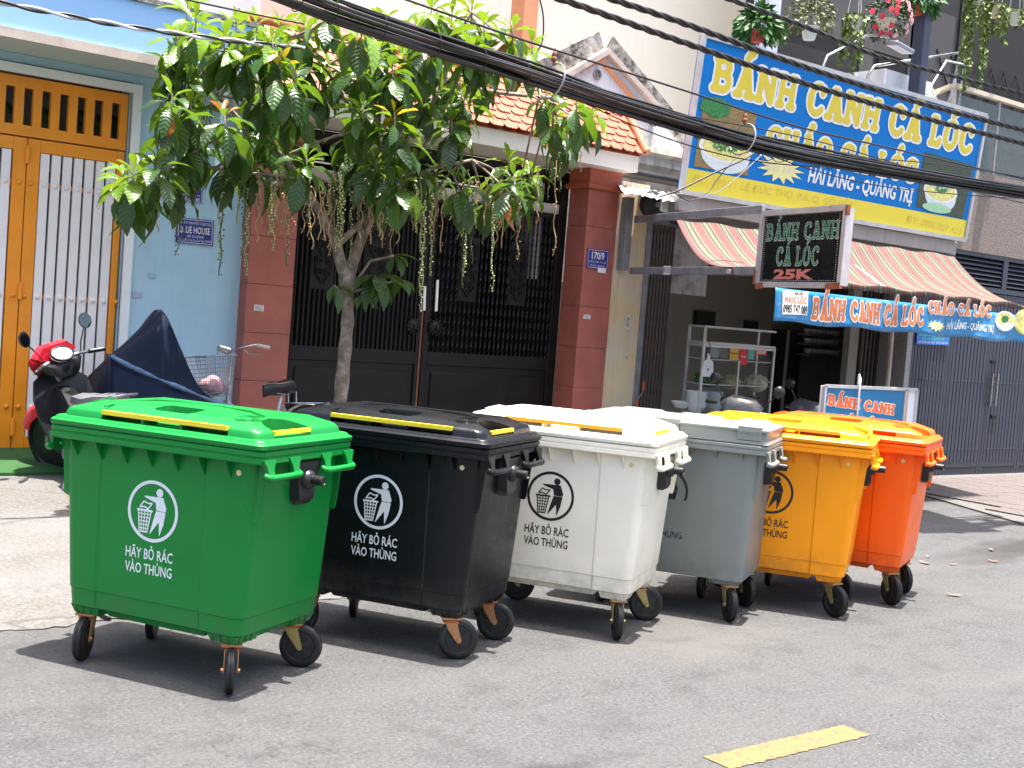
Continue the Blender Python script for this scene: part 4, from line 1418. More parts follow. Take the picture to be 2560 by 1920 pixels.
# ---------------------------------------------------------------- billboard
BY0, BY1 = 9.47, 9.33
b0, b1, b2 = at(1703, 479, BY0), at(2411, 600, BY0), at(1765, 89, BY1)
BN = (b1 - b0).cross(b2 - b0).normalized()
if BN.y > 0:
    BN = -BN
bp = lambda u, v: hit(u, v, b0, BN)
SIGN = {'blue': mat('sign_blue', (.001, .165, .50), .6, var=.06, scale=.8, streak=(.01, .20, .52), streak_amt=.25, spec=.2), 'yellow': mat('sign_yellow', (.74, .62, .04), .55, var=.06, scale=.9, streak=(.62, .60, .20), streak_amt=.4), 'letter': mat('sign_letter', (.68, .54, .035), .5, var=.05), 'white': flat('sign_white', (.78, .79, .78)), 'faint': flat('sign_faint', (.66, .50, .06)), 'pink': flat('sign_pink', (.74, .60, .52)), 'pale': flat('sign_pale_yellow', (.76, .74, .30))}
bbt = thing('billboard', 'big blue and yellow noodle billboard over the shop ledge', 'signboard', (b0 + b1) / 2)
c0, c1, c2, c3 = bp(1703, 479), bp(2411, 600), bp(2470, 292), bp(1765, 89)
c0 = Vector(b0)
ux = (b1 - b0)
uz = (b2 - b0) - ux.normalized() * (b2 - b0).dot(ux.normalized())
c1, c2, c3 = c0 + ux, c0 + ux + uz, c0 + uz
back = -BN * .06
obj('panel', B().prism([c0, c1, c2, c3], back), SIGN['blue'], bbt)
bb = B()
for p, q in ((c0, c1), (c1, c2), (c2, c3), (c3, c0)):
    bb.beam(p, q, .05, .05, BN)
obj('frame', bb, M['alu'], bbt)
zq = lambda u, v: (bp(u, v) - c0).dot(uz) / uz.length_squared
fy_ = (zq(1716, 416) + zq(2418, 554)) / 2
obj('lower_band', B().quad(*[p + BN * .003 for p in (c0 + ux * .006, c1 - ux * .006, c1 + uz * fy_ - ux * .006, c0 + uz * fy_ + ux * .006)]), SIGN['yellow'], bbt)


def big(txt, BL, BR, TL, plane, nrm, parent, r0, ro, mi, mo, e=.005, nm='lettering'):
    g0 = fat_text(txt, r0)
    g1 = fat_text(txt, ro)
    a = [plane(*q) for q in (BL, BR, TL)]
    obj(nm + '_outline', lay(B(), g1, *a, nrm, e), mo, parent)
    obj(nm, lay(B(), g0, *a, nrm, e + .003), mi, parent)


def sans(txt, BL, BR, TL, plane, nrm, parent, m, bold=.01, e=.005, shear=0.0):
    obj('lettering', lay(B(), font_text(txt, bold, shear), *[plane(*q) for q in (BL, BR, TL)], nrm, e), m, parent)


big('BÁNH CANH CÁ LÓC', (1782, 218), (2422, 380), (1794, 146), bp, BN, bbt, .125, .215, SIGN['letter'], SIGN['white'])
big('CHÁO CÁ LÓC', (1913, 372), (2284, 452), (1921, 318), bp, BN, bbt, .125, .22, SIGN['letter'], SIGN['white'])
sans('HẢI LĂNG - QUẢNG TRỊ', (2018, 453), (2278, 507), (2025, 419), bp, BN, bbt, SIGN['white'], .03)
sans('ĐC: 170/11 LÊ ĐỨC THỌ, P.6, Q. GÒ VẤP', (1728, 454), (2128, 521), (1732, 436), bp, BN, bbt, SIGN['faint'], .01)
sans('ĐT: 0986 007 423', (2264, 554), (2400, 587), (2268, 538), bp, BN, bbt, SIGN['faint'], .01)


def star_geo(n=13):
    pts = []
    for i in range(n * 2):
        a = i * PI / n
        r = 1 if i % 2 == 0 else .58
        pts.append((r * math.cos(a), r * math.sin(a)))
    return [(x, y, 0) for x, y in pts], [tuple(range(n * 2))], (-1, 1, -1, 1)


def burst(cu, cv, ru, rv, sk, plane, nrm, parent, e=.005):
    obj('starburst', lay(B(), star_geo(), plane(cu - ru, cv + rv - sk), plane(cu + ru, cv + rv + sk), plane(cu - ru, cv - rv - sk), nrm, e), SIGN['pale'], parent)
    obj('lettering', lay(B(), font_text('Đặc Sản', .01, .25), plane(cu - ru * .6, cv + rv * .2 - sk * .6), plane(cu + ru * .6, cv + rv * .2 + sk * .6), plane(cu - ru * .6, cv - rv * .25 - sk * .6), nrm, e + .002), SIGN['pink'], parent)


burst(1950, 420, 60, 40, 11, bp, BN, bbt)
# printed food pictures
PIC = {'wood': mat('print_bamboo', (.24, .17, .06), .6, var=.5, scale=9, sc=(1, 1, 14)), 'bowl': flat('print_bowl', (.62, .70, .72)), 'broth': mat('print_noodles', (.72, .66, .22), .6, var=.35, scale=26), 'herb': mat('print_herbs', (.03, .20, .05), .6, var=.7, scale=50), 'dark': mat('print_dark', (.05, .07, .04), .6, var=.6, scale=10, sc=(8, 1, 1)), 'mint': flat('print_mint', (.35, .60, .36)), 'fish': mat('print_fish', (.50, .58, .55), .6, var=.4, scale=14)}


def ell(cu, cv, ru, rv, plane, nrm, e, m, parent, a0=0, a1=360, nm='picture_bowl', wob=0):
    pts = [plane(cu + ru * math.cos(math.radians(a0 + (a1 - a0) * i / 30)) * (1 + wob * (rnd() - .5)), cv + rv * math.sin(math.radians(a0 + (a1 - a0) * i / 30)) * (1 + wob * (rnd() - .5)) + .17 * ru * math.cos(math.radians(a0 + (a1 - a0) * i / 30))) + nrm * e for i in range(30)]
    obj(nm, B().quad(*pts), m, parent)


def food_print(q, cu, cv, ru, rv, plane, nrm, parent, bg, e=.006, green=.5):
    obj('picture', B().quad(*[plane(*p) + nrm * e for p in q]), bg, parent)
    ell(cu, cv + rv * .35, ru * .92, rv * 1.05, plane, nrm, e + .001, PIC['bowl'], parent)
    ell(cu, cv, ru, rv * .78, plane, nrm, e + .002, SIGN['white'], parent)
    ell(cu, cv, ru * .88, rv * .66, plane, nrm, e + .003, PIC['broth'], parent)
    bb = B()
    for i in range(46):
        a, r = rnd() * 2 * PI, math.sqrt(rnd()) * green
        x, y = cu + ru * r * math.cos(a), cv + rv * .6 * r * math.sin(a) - rv * .15 + .17 * ru * r * math.cos(a)
        d, w = rnd() * PI, .10 * ru
        bb.quad(*[plane(x + w * (c * math.cos(d) - s * .35 * math.sin(d)), y + w * (c * math.sin(d) + s * .35 * math.cos(d))) + nrm * (e + .004 + i * .00005) for c, s in ((-1, -.6), (0, -1), (1, -.3), (.9, .4), (0, 1), (-1, .5))])
    obj('picture_herbs', bb, PIC['herb'], parent)


food_print([(1733, 415), (1868, 440), (1892, 283), (1760, 246)], 1812, 372, 66, 44, bp, BN, bbt, PIC['wood'])
ell(1788, 268, 40, 24, bp, BN, .0105, PIC['herb'], bbt, nm='picture_herbs', wob=.3)
food_print([(2289, 516), (2406, 547), (2432, 413), (2311, 380)], 2350, 478, 42, 36, bp, BN, bbt, PIC['dark'], green=.35)
ell(2350, 452, 40, 22, bp, BN, .0115, PIC['fish'], bbt, nm='picture_fish')
ell(2340, 520, 36, 12, bp, BN, .0112, PIC['mint'], bbt, nm='picture_saucer')

# ---------------------------------------------------------------- striped awning and banner
AY1, AY0 = 9.47, 8.1
tl, tr = at(1690, 548, AY1), at(2385, 640, AY1)
bl, br = at(1828, 671, AY0), at(1828, 671, AY0)
br = Vector((tr.x - (tl.x - bl.x) + .02, AY0, bl.z))
b = N('awning_stripes')
uv = b.n('ShaderNodeAttribute', attribute_name='stripe')
fr = b.math('FRACT', uv.outputs['Fac'])
cr = b.n('ShaderNodeValToRGB')
cr.color_ramp.interpolation = 'CONSTANT'
stops = [(0, (.165, .056, .056)), (.32, (.19, .17, .12)), (.37, (.025, .05, .033)), (.47, (.19, .175, .125)), (.58, (.17, .145, .08)), (.68, (.025, .05, .033)), (.78, (.19, .175, .13)), (.86, (.165, .062, .058))]
e = cr.color_ramp.elements
while len(e) < len(stops):
    e.new(.5)
for i, (p, c) in enumerate(stops):
    e[i].position = p
    e[i].color = L(c)
b.l(fr, cr.inputs[0])
c = b.coord()
dk = b.noise(c, 5, 6, .7)
col = b.mix(b.ramp(b.noise(c, 2.4, 6, .65), [(.4, 0.0), (.75, .45)]), cr.outputs[0], (.15, .12, .105))
col = b.mix(b.ramp(dk, [(.55, 0.0), (.75, .45)]), col, (.06, .05, .045))
b.l(col, b.p.inputs['Base Color'])
b.p.inputs['Roughness'].default_value = .75
tr_ = b.n('ShaderNodeBsdfTranslucent')
b.l(col, tr_.inputs[0])
mx = b.n('ShaderNodeMixShader', Fac=.25)
out = b.t.nodes['Material Output']
b.l(b.p.outputs[0], mx.inputs[1])
b.l(tr_.outputs[0], mx.inputs[2])
b.l(mx.outputs[0], out.inputs[0])
M['stripe'] = b.m
at_ = thing('awning', 'sun faded red, green and cream striped awning below the billboard', 'awning', (tl + tr) / 2)
bb, st = B(), []
na, nb = 60, 12
for j in range(nb + 1):
    f = j / nb
    for i in range(na + 1):
        s = i / na
        a, c = tl.lerp(tr, s), bl.lerp(br, s)
        p = a.lerp(c, f)
        p.z -= .16 * math.sin(PI * f) * (1 - .25 * math.sin(s * 9)) + .012 * math.sin(s * 40 + f * 5)
        if j == nb:
            p.z += 0
        bb.v.append(tuple(p))
        st.append(s * 19.0)
bb.add([], [])
bb.f = [(j * (na + 1) + i, j * (na + 1) + i + 1, (j + 1) * (na + 1) + i + 1, (j + 1) * (na + 1) + i) for j in range(nb) for i in range(na)]
bb.mi = [0] * len(bb.f)
# the hem hangs down from the front bar
n0 = len(bb.v)
for i in range(na + 1):
    p = bl.lerp(br, i / na)
    bb.v.append((p.x, p.y - .012, p.z - .06 - .008 * math.sin(i * 1.7)))
    st.append(i / na * 19.0)
bb.f += [(nb * (na + 1) + i, nb * (na + 1) + i + 1, n0 + i + 1, n0 + i) for i in range(na)]
bb.mi = [0] * len(bb.f)
o = obj('cloth', bb, M['stripe'], at_, smooth=60)
o.data.attributes.new('stripe', 'FLOAT', 'POINT').data.foreach_set('value', st)
md = o.modifiers.new('thickness', 'SOLIDIFY')
md.thickness = .003
obj('front_bar', B().cyl(bl + Vector((-.02, .02, -.03)), br + Vector((.02, .02, -.03)), .022, n=10), M['alu'], at_, smooth=40)
obj('roller', B().cyl(tl + Vector((-.03, .03, -.02)), tr + Vector((0, .03, -.02)), .035, n=10), M['dark'], at_, smooth=40)
for s in (.12, .5, .88):
    p, q = tl.lerp(tr, s) - NZ * .1, bl.lerp(br, s) + Vector((0, .03, -.04))
    mid = (p + q) / 2 + Vector((.35, 0, -.12))
    obj('arm', B().tube([p, mid, q], .018, 8), M['alu'], at_, smooth=40)
# banner
BNY = AY0 - .035
bq = lambda u, v: at(u, v, BNY)
ba, bc = bq(1939, 719), bq(2590, 760)
bh0 = bq(1937, 803)
BW, BH = bc.x - ba.x, ba.z - bh0.z
bnt = thing('banner', 'creased blue banner with orange lettering hung under the awning bar', 'banner', (ba + bc) / 2)


def wave(p):
    s, f = (p.x - ba.x), (ba.z - p.z) / BH
    return Vector((p.x, p.y - .02 * f * math.sin(s * 5.2 + .8) - .008 * math.sin(s * 13 + f * 4) * f, p.z + .012 * math.sin(s * 6) * f))


bb = B()
na, nb = 80, 8
bb.v = [tuple(wave(Vector((ba.x + BW * i / na, BNY, ba.z - BH * j / nb)))) for j in range(nb + 1) for i in range(na + 1)]
bb.f = [(j * (na + 1) + i, (j + 1) * (na + 1) + i, (j + 1) * (na + 1) + i + 1, j * (na + 1) + i + 1) for j in range(nb) for i in range(na)]
bb.mi = [0] * len(bb.f)
BBL = mat('banner_blue', (.02, .20, .43), .3, var=.15, scale=3, dirt=(.30, .42, .52), dirt_amt=.3, dirt_scale=4, bump=.35, bscale=7)
o = obj('cloth', bb, BBL, bnt, smooth=60)
o.modifiers.new('thickness', 'SOLIDIFY').thickness = .002


def ban(geo, m, BL, BR, TL, e, nm='lettering'):
    b = lay(B(), geo, bq(*BL), bq(*BR), bq(*TL), NF, 0)
    b.v = [tuple(wave(Vector(v)) + NF * (e + (BNY - v[1]))) for v in b.v]
    obj(nm, b, m, bnt)


OL = mat('banner_orange', (.62, .17, .05), .45, var=.2, scale=5)
SQ = ([(i / 12, j / 4, 0) for j in range(5) for i in range(13)], [(j * 13 + i, j * 13 + i + 1, (j + 1) * 13 + i + 1, (j + 1) * 13 + i) for j in range(4) for i in range(12)], (0, 1, 0, 1))
ban(fat_text('BÁNH CANH CÁ LÓC', .21), SIGN['white'], (2032, 792), (2302, 813), (2035, 748), .006, 'lettering_outline')
ban(fat_text('BÁNH CANH CÁ LÓC', .125), OL, (2032, 792), (2302, 813), (2035, 748), .009)
ban(fat_text('CHÁO CÁ LÓC', .21), SIGN['white'], (2319, 780), (2474, 791), (2320, 755), .006, 'lettering_outline')
ban(fat_text('CHÁO CÁ LÓC', .125), OL, (2319, 780), (2474, 791), (2320, 755), .009)
ban(font_text('HẢI LĂNG - QUẢNG TRỊ', .02), SIGN['white'], (2367, 821), (2480, 829), (2369, 804), .006)
ban(star_geo(11), SIGN['pale'], (2314, 826), (2362, 829), (2314, 798), .006, 'starburst')
ban(font_text('Đặc Sản', .01, .2), SIGN['pink'], (2322, 816), (2354, 818), (2323, 806), .008)
ban(SQ, STK['w'], (1952, 787), (2017, 789), (1955, 726), .006, 'label_panel')
ban(font_text('PHÚC LỘC', .02), STK['o'], (1959, 757), (2014, 760), (1960, 742), .008)
ban(font_text('0985 747 089', .03), STK['k'], (1954, 782), (2015, 786), (1956, 762), .008)
ban(font_text('MÁI XẾP', .02), STK['k'], (1986, 737), (2006, 738), (1986, 731), .008)
c8 = ([(math.cos(i * PI / 10), math.sin(i * PI / 10), 0) for i in range(20)], [tuple(range(20))], (-1, 1, -1, 1))
ban(c8, SIGN['white'], (2486, 827), (2538, 829), (2486, 776), .006, 'picture_bowl')
ban(c8, PIC['broth'], (2492, 814), (2532, 816), (2492, 780), .007, 'picture_bowl')
ban(c8, PIC['herb'], (2502, 806), (2522, 808), (2502, 788), .008, 'picture_herbs')
ban(c8, PIC['broth'], (2534, 838), (2590, 840), (2534, 770), .0065, 'picture_bowl')

# ---------------------------------------------------------------- projecting lit sign on its bracket
P0 = at(1570, 600, 10.2)
LD = Vector((-.26, -.9656, 0)).normalized()
LN = Vector((LD.y, -LD.x, 0))
lp = lambda u, v: hit(u, v, P0, LN)
lt = thing('projecting_sign', 'black dotted lettering sign in a rusty frame on a steel bracket', 'sign', P0)
pz = [lp(1572, 505).z, lp(1564, 676).z]
obj('post', B().box((P0.x - .05, 10.2, pz[1]), (P0.x + .05, 10.31, pz[0] + .05)), M['steel'], lt, bevel=.004)
for (u0, v0), (u1, v1), w in (((1590, 537), (1908, 537), .075), ((1578, 666), (1893, 690), .075)):
    p, q = lp(u0, v0), lp(u1, v1)
    z = (p.z + q.z) / 2
    p.z = q.z = z
    obj('bracket', B().beam(p, q, .04, w), M['steel'], lt, bevel=.003)
F = [lp(u, v) for u, v in ((1912, 524), (2118, 530), (2100, 714), (1892, 711))]
A0 = Vector(F[0])
LX = LD * ((F[1] - F[0]).dot(LD) + (F[2] - F[3]).dot(LD)) / 2
zt_, zb_ = (F[0].z + F[1].z) / 2, (F[2].z + F[3].z) / 2
A0 = Vector((A0.x, A0.y, zb_)) + LD * ((F[3] - F[0]).dot(LD) / 2)
LZ = Vector((0, 0, zt_ - zb_))
if LN.dot(CC - A0) < 0:
    LN = -LN
obj('box', B().prism([A0, A0 + LX, A0 + LX + LZ, A0 + LZ], -LN * .075), M['alu'], lt)
bb = B()
for p, q in ((A0, A0 + LX), (A0 + LX, A0 + LX + LZ), (A0 + LX + LZ, A0 + LZ), (A0 + LZ, A0)):
    bb.beam(p + LN * .005, q + LN * .005, .05, .035, LN)
obj('frame', bb, M['alu'], lt)
obj('rust', B().beam(A0 + LX * .0 - LZ * .03 + LN * .012, A0 + LX * .10 - LZ * .01 + LN * .012, .05, .03, LN).beam(A0 + LX * .86 + LN * .014 - LZ * .015, A0 + LX * 1.02 + LN * .014, .05, .03, LN).beam(A0 + LX * 1.02 + LZ * .9 + LN * .012, A0 + LX * 1.02 + LZ * 1.03 + LN * .012, .03, .03, LN).beam(A0 - LX * .02 + LN * .013, A0 - LX * .02 + LZ * .2 + LN * .013, .03, .03, LN), M['rust'], lt)
m_ = .035
obj('face', B().quad(*[A0 + LX * x + LZ * z + LN * .008 for x, z in ((m_, m_), (1 - m_, m_), (1 - m_, 1 - m_), (m_, 1 - m_))]), flat('sign_black', (.010, .011, .012), .25), lt)
lf = lambda x, z: A0 + LX * x + LZ * z
GRN = mat('led_green', (.012, .16, .075), .4, var=.3, scale=6)
PNK = flat('led_pink', (.52, .17, .14), .5)
DOT = flat('led_dot', (.55, .60, .57), .4)


def led(geo, x0, x1, z0, z1, m, dots=True):
    a = (lf(x0, z0), lf(x1, z0), lf(x0, z1))
    obj('lettering', lay(B(), geo, *a, LN, .011), m, lt)
    if not dots:
        return
    ed = {}
    for f in geo[1]:
        for i, p in enumerate(f):
            k = tuple(sorted((p, f[(i + 1) % len(f)])))
            ed[k] = ed.get(k, 0) + 1
    gx0, gx1, gz0, gz1 = geo[2]
    U, V = (a[1] - a[0]) / (gx1 - gx0), (a[2] - a[0]) / (gz1 - gz0)
    seen, bb = set(), B()
    for (p, q), n in ed.items():
        if n != 1:
            continue
        for v in (geo[0][p], geo[0][q]):
            w = a[0] + U * (v[0] - gx0) + V * (v[1] - gz0)
            key = (round((w - A0).dot(LD) / .0135), round(w.z / .0135))
            if key in seen:
                continue
            seen.add(key)
            dot(bb, w + LN * .013)
    obj('bulbs', bb, DOT, lt)['kind'] = 'stuff'


def dot(bb, c, r=.0042):
    t = LD
    bb.add([c + (t * math.cos(k * PI / 3) + NZ * math.sin(k * PI / 3)) * r for k in range(6)] + [c + LN * .003], [(k, (k + 1) % 6, 6) for k in range(6)] if LN.dot(t.cross(NZ)) > 0 else [((k + 1) % 6, k, 6) for k in range(6)])


led(fat_text('BÁNH CANH', .10), .085, .94, .625, .83, GRN)
led(fat_text('CÁ LÓC', .10), .23, .735, .275, .50, GRN)
led(font_text('25K', .05), .21, .70, .085, .205, PNK, False)
bb = B()
for i in range(46):
    for z in (.06, .955):
        dot(bb, lf(.06 + .88 * i / 45, z) + LN * .011)
for i in range(1, 30):
    for x in (.06, .94):
        dot(bb, lf(x, .06 + .895 * i / 30) + LN * .011)
obj('border_bulbs', bb, DOT, lt)['kind'] = 'stuff'
sg = lp(1672, 676)
obj('phone_sticker', B().quad(*[sg + LD * x + NZ * z + LN * .022 for x, z in ((-.07, -.045), (.07, -.045), (.07, .045), (-.07, .045))]), STK['w'], lt)
obj('lettering', lay(B(), font_text('0919 129 555', .01), sg + LD * -.065 - NZ * .03, sg + LD * .065 - NZ * .03, sg + LD * -.065 + NZ * .03, LN, .024), STK['k'], lt)

# ---------------------------------------------------------------- light box on the ground
WY = 7.6
wp = lambda u, v: at(u, v, WY)
wa, wc = wp(2063, 957), wp(2262, 985)
wt = thing('light_box_sign', 'blue box sign with orange lettering standing behind the orange bin', 'sign', (wa.x, WY, 0))
x0, x1, z1 = wa.x, wc.x, (wa.z + wc.z) / 2 + .01
obj('box', B().box((x0, WY, .12), (x1 + .2, WY + .05, z1)), M['white_paint'], wt, bevel=.004)
bb = B()
for p, q in (((x0, .12), (x0, z1)), ((x1, .12), (x1, z1)), ((x1 + .2, .12), (x1 + .2, z1)), ((x0, z1), (x1 + .2, z1)), ((x0, .12), (x1 + .2, .12))):
    bb.beam((p[0], WY - .004, p[1]), (q[0], WY - .004, q[1]), .03, .03, (0, 1, 0))
obj('frame', bb, M['alu'], wt)
obj('face', B().quad((x0 + .02, WY - .006, .14), (x1 - .02, WY - .006, .14), (x1 - .02, WY - .006, z1 - .02), (x0 + .02, WY - .006, z1 - .02)), mat('box_sign_blue', (.015, .17, .36), .5, var=.12, scale=3), wt)
obj('side_strip', B().box((x1 + .0, WY - .012, .13), (x1 + .05, WY - .004, z1 - .02)), M['orange_trim'], wt)
RO = flat('box_sign_red', (.68, .11, .03))
CRM = flat('box_sign_cream', (.76, .62, .48))
for txt, BL, BR, TL in (('BÁNH CANH', (2070, 1010), (2232, 1035), (2073, 988)), ('CÁ LÓC', (2090, 1066), (2202, 1080), (2093, 1044))):
    big(txt, BL, BR, TL, lambda u, v: at(u, v, WY - .006), NF, wt, .125, .22, RO, CRM, e=.002)
for x in (x0 + .1, x1 + .1):
    obj('leg', B().box((x, WY - .1, 0), (x + .04, WY + .15, .12)), M['steel'], wt)
p = wp(2137, 985)
obj('light_pipe', B().tube([Vector((p.x, WY - .05, 1.0)), Vector((p.x, WY - .05, z1 + .0)), Vector((p.x + .03, WY - .03, z1 + .08)), Vector((p.x + .10, WY + .04, z1 + .12)), Vector((p.x + .17, WY + .1, z1 + .10)), Vector((p.x + .2, WY + .12, z1 + .0))], .011, 8), M['alu'], wt, smooth=50)
# ================================================================ house with the grey folding gate
GY2 = 9.87
gh = thing('grey_house', 'house of brown pebbledash with a louvred transom over grey doors', 'house', (17, 10, 0))
px0 = at(2276, 900, GY2).x
ztr1, ztr0 = at(2421, 627, GY2).z, at(2480, 716, GY2).z - .02
obj('wall', B().box((px0 - .2, GY2 - .02, ztr1), (24, 10.3, 4.25)), M['pebble'], gh)
obj('side_wall', B().box((px0 - .12, GY2 - .01, 0), (px0 - .01, 10.3, ztr1)), M['grey_pebble'], gh)
obj('interior', B().box((px0, 10.5, 0), (24, 10.6, 3.2)), M['dark'], gh)
gg = thing('folding_gate', 'dark blue grey folding steel gate of narrow vertical slats', 'gate', (17, GY2, 0))
zb = at(2354, 1190, GY2).z
ztp = ztr0 - .08
xs_ = [at(2276, 900, GY2).x, at(2373, 900, GY2).x, at(2465, 990, GY2).x, at(2556, 1010, GY2).x]
w3 = xs_[3] - xs_[2]
xs_ += [xs_[3] + w3, xs_[3] + 2 * w3]
zlo = at(2480, 1155, GY2).z
zr_ = [at(2281.7, 947.8, GY2).z, at(2368, 1123.8, GY2).z]
slm = None
rvm = B().ball((0, 0, 0), (.012, .008, .012), 7, 4).mesh('rivet', 60)
rvm.materials.append(M['grey_gate_edge'])
for a, c in zip(xs_, xs_[1:]):
    bb = B().box((a + .004, GY2, zb), (a + .07, GY2 + .045, ztp)).box((c - .07, GY2, zb), (c - .004, GY2 + .045, ztp))
    bb.box((a + .07, GY2 + .002, zb), (c - .07, GY2 + .043, zlo)).box((a + .07, GY2 + .002, ztp - .1), (c - .07, GY2 + .043, ztp))
    obj('leaf_frame', bb, M['grey_gate_edge'], gg, bevel=.004)
    obj('kick_rail', B().box((a + .07, GY2 - .004, zb + .1), (c - .07, GY2 + .002, zb + .115)), M['iron'], gg)
    obj('backing', B().box((a + .07, GY2 + .03, zlo), (c - .07, GY2 + .035, ztp - .1)), M['iron'], gg)
    n = 10
    wd = (c - a - .14) / n
    sm_ = B().box((-wd * .39, -.012, 0), (wd * .39, .012, ztp - .1 - zlo)).mesh('slat')
    sm_.materials.append(M['grey_gate'])
    for i in range(n):
        o = obj('slat', sm_, None, gg)
        o.location = (a + .07 + wd * (i + .5), GY2 + .012, zlo)
        for z in zr_:
            r = obj('rivet', rvm, None, gg)
            r.location = (a + .07 + wd * (i + .5), GY2 - .002, z)
for u0, v0, u1, v1 in ((2483, 934, 2474, 1016), (2496, 934, 2486, 1016)):
    p, q = at(u0, v0, GY2 - .05), at(u1, v1, GY2 - .05)
    q.x = p.x
    t_ = obj('handle', B().cyl(p, q, .016, n=10).cyl(p - NZ * .06, p - NZ * .06 + Vector((0, .06, 0)), .01, n=8).cyl(q + NZ * .06, q + NZ * .06 + Vector((0, .06, 0)), .01, n=8).cyl(p - NZ * .12, p - NZ * .15, .019, n=10).cyl(q + NZ * .12, q + NZ * .15, .019, n=10), M['chrome'], gg, smooth=40)
for v in (903, 1041):
    p = at(2483, v, GY2)
    obj('lock', B().box((p.x - .07, GY2 - .02, p.z - .03), (p.x + .06, GY2, p.z + .02)), M['iron'], gg, bevel=.006)
tr0 = thing('louvre_transom', 'dark louvred transom panel above the grey folding gate', 'louvre', (17, GY2, ztr0))
bb = B().box((px0, GY2 - .01, ztr0 - .07), (24, GY2 + .08, ztr0)).box((px0, GY2 - .01, ztr1 - .06), (24, GY2 + .08, ztr1))
pd = [at(2376, 660, GY2).x, at(2512, 680, GY2).x, at(2650, 690, GY2).x, at(2790, 690, GY2).x]
for x in [px0 + .03] + pd:
    bb.box((x - .06, GY2 - .012, ztr0), (x + .06, GY2 + .08, ztr1 - .06))
obj('frame', bb, M['grey_gate_edge'], tr0)
n = 6
for i in range(n):
    z = ztr0 + .03 + i * (ztr1 - ztr0 - .09) / n
    obj('slat', B().hexa([(px0, GY2 + .0, z), (24, GY2 + .0, z), (24, GY2 + .075, z + .055), (px0, GY2 + .075, z + .055), (px0, GY2 + .0, z + .008), (24, GY2, z + .008), (24, GY2 + .075, z + .063), (px0, GY2 + .075, z + .063)]), M['grey_gate'], tr0)
sign_plate('advert_plate', [(2293, 829), (2375, 832), (2372, 864), (2291, 860)], GY2 - .02, STK['s'], 'small blue advert plate for air tickets on the grey gate', 'plate', [('Chuyên vé máy bay giá tốt', .06, .66, .95, .86, STK['g'], .01), ('NỘI ĐỊA & QUỐC TẾ', .16, .38, .84, .56, STK['g'], .02), ('ĐT: 0909 425 337 - 0937 452 674', .05, .10, .95, .26, SIGN['pink'], .01)], thick=.004)
for i, (v, txt, ink, lab) in enumerate(((905, 'KHOAN CẮT BÊ TÔNG', STK['b'], 'upright printed advert strip, upper one on the grey pebbled column'), (975, 'HÚT HẦM CẦU', STK['t'], 'upright printed advert strip, lower one on the grey pebbled column'))):
    p = at(2266, v, 9.97)
    t = thing('advert_strip', lab, 'sticker', p)
    obj('sheet', B().box((p.x - .035, 9.974, p.z - .3), (p.x + .035, 9.978, p.z + .3)), M['grey_pebble'] if i == 0 else STK['faint'], t)
    obj('lettering', lay(B(), font_text(txt, .02), (p.x + .025, 9.972, p.z - .28), (p.x + .025, 9.972, p.z + .28), (p.x - .025, 9.972, p.z - .28), NF, .001), ink, t)

# ================================================================ balcony house above the shop
bhh = thing('balcony_house', 'dark slate house with a glass railed balcony full of hanging plants', 'house', (16, 10.8, 4))
HY = 11.2
hx = lambda u, v: at(u, v, HY)
bx0 = at(1890, 40, HY).x
zfl = at(2480, 425, 9.95).z - .12
obj('back_wall', B().box((bx0, HY, 3.2), (26, HY + .2, 10)), M['slate'], bhh)
obj('corner_column', B().box((hx(1882, 60).x, HY - .25, 3.2), (hx(1912, 60).x, HY + .01, 10)), M['lavender'], bhh)
zt9 = hx(2000, 70).z
for nm, u0, v0, u1, v1, m, d in (('door', 1912, 45, 2138, 300, M['dark'], .03), ('wall_pier', 2136, 120, 2168, 300, M['slate_light'], .06), ('door', 2186, 120, 2262, 320, M['dark'], .03), ('upper_panel', 1900, 0, 2320, 60, M['slate_light'], .05), ('wall_panel', 2262, 20, 2370, 330, M['slate_light'], .05), ('window', 2385, 30, 2640, 330, M['dark'], .03)):
    p, q = hx(u0, (v0 + v1) / 2), hx(u1, (v0 + v1) / 2)
    z0_, z1_ = hx((u0 + u1) / 2, v1).z - .3, hx((u0 + u1) / 2, v0).z
    if nm == 'upper_panel':
        z0_, z1_ = zt9, zt9 + 2
    obj(nm, B().box((p.x, HY - d, z0_), (q.x, HY + .01, z1_)), m, bhh)
p, q = hx(2385, 200), hx(2640, 200)
for i in range(9):
    x = p.x + (q.x - p.x) * i / 8
    for s in (-1, 1):
        obj('lattice_bar', B().beam((x - s * .6, HY - .06, 4.6), (x + s * .6, HY - .062 - .004 * s, 6.2), .02, .012, (0, 1, 0)), M['iron'], bhh)
obj('balcony_slab', B().box((13.6, 10.0, zfl - .1), (26, HY, zfl)), M['slate'], bhh)
pp = at(2318, 90, 9.6)
obj('post', B().box((pp.x - .08, 9.6, zfl), (pp.x + .08, 9.76, 9)), M['navy_post'], bhh, bevel=.01)
a = at(2165, 215, 10.4)
cI = at(2325, 205, 10.4)
obj('white_parapet', B().prism([(a.x - .3, 9.9, 4.2), (at(2328, 205, 9.9).x, 9.9, 4.2), (at(2352, 205, 10.6).x, 10.6, 4.2), (a.x - .3, 10.6, 4.2)], (0, 0, at(2250, 182, 9.9).z - 4.2)), M['white_paint'], bhh)
RY = 9.95
zr2 = at(2390, 214, RY).z
rx0 = at(2390, 214, RY).x
rl = thing('balcony_railing', 'glass balcony railing with a pale flat top rail', 'railing', (rx0, RY, zfl))
pe = at(2318, 227, RY + .75)
obj('top_rail', B().box((rx0 - .03, RY - .03, zr2 - .03), (25, RY + .05, zr2 + .03)), M['beige_rail'], rl)
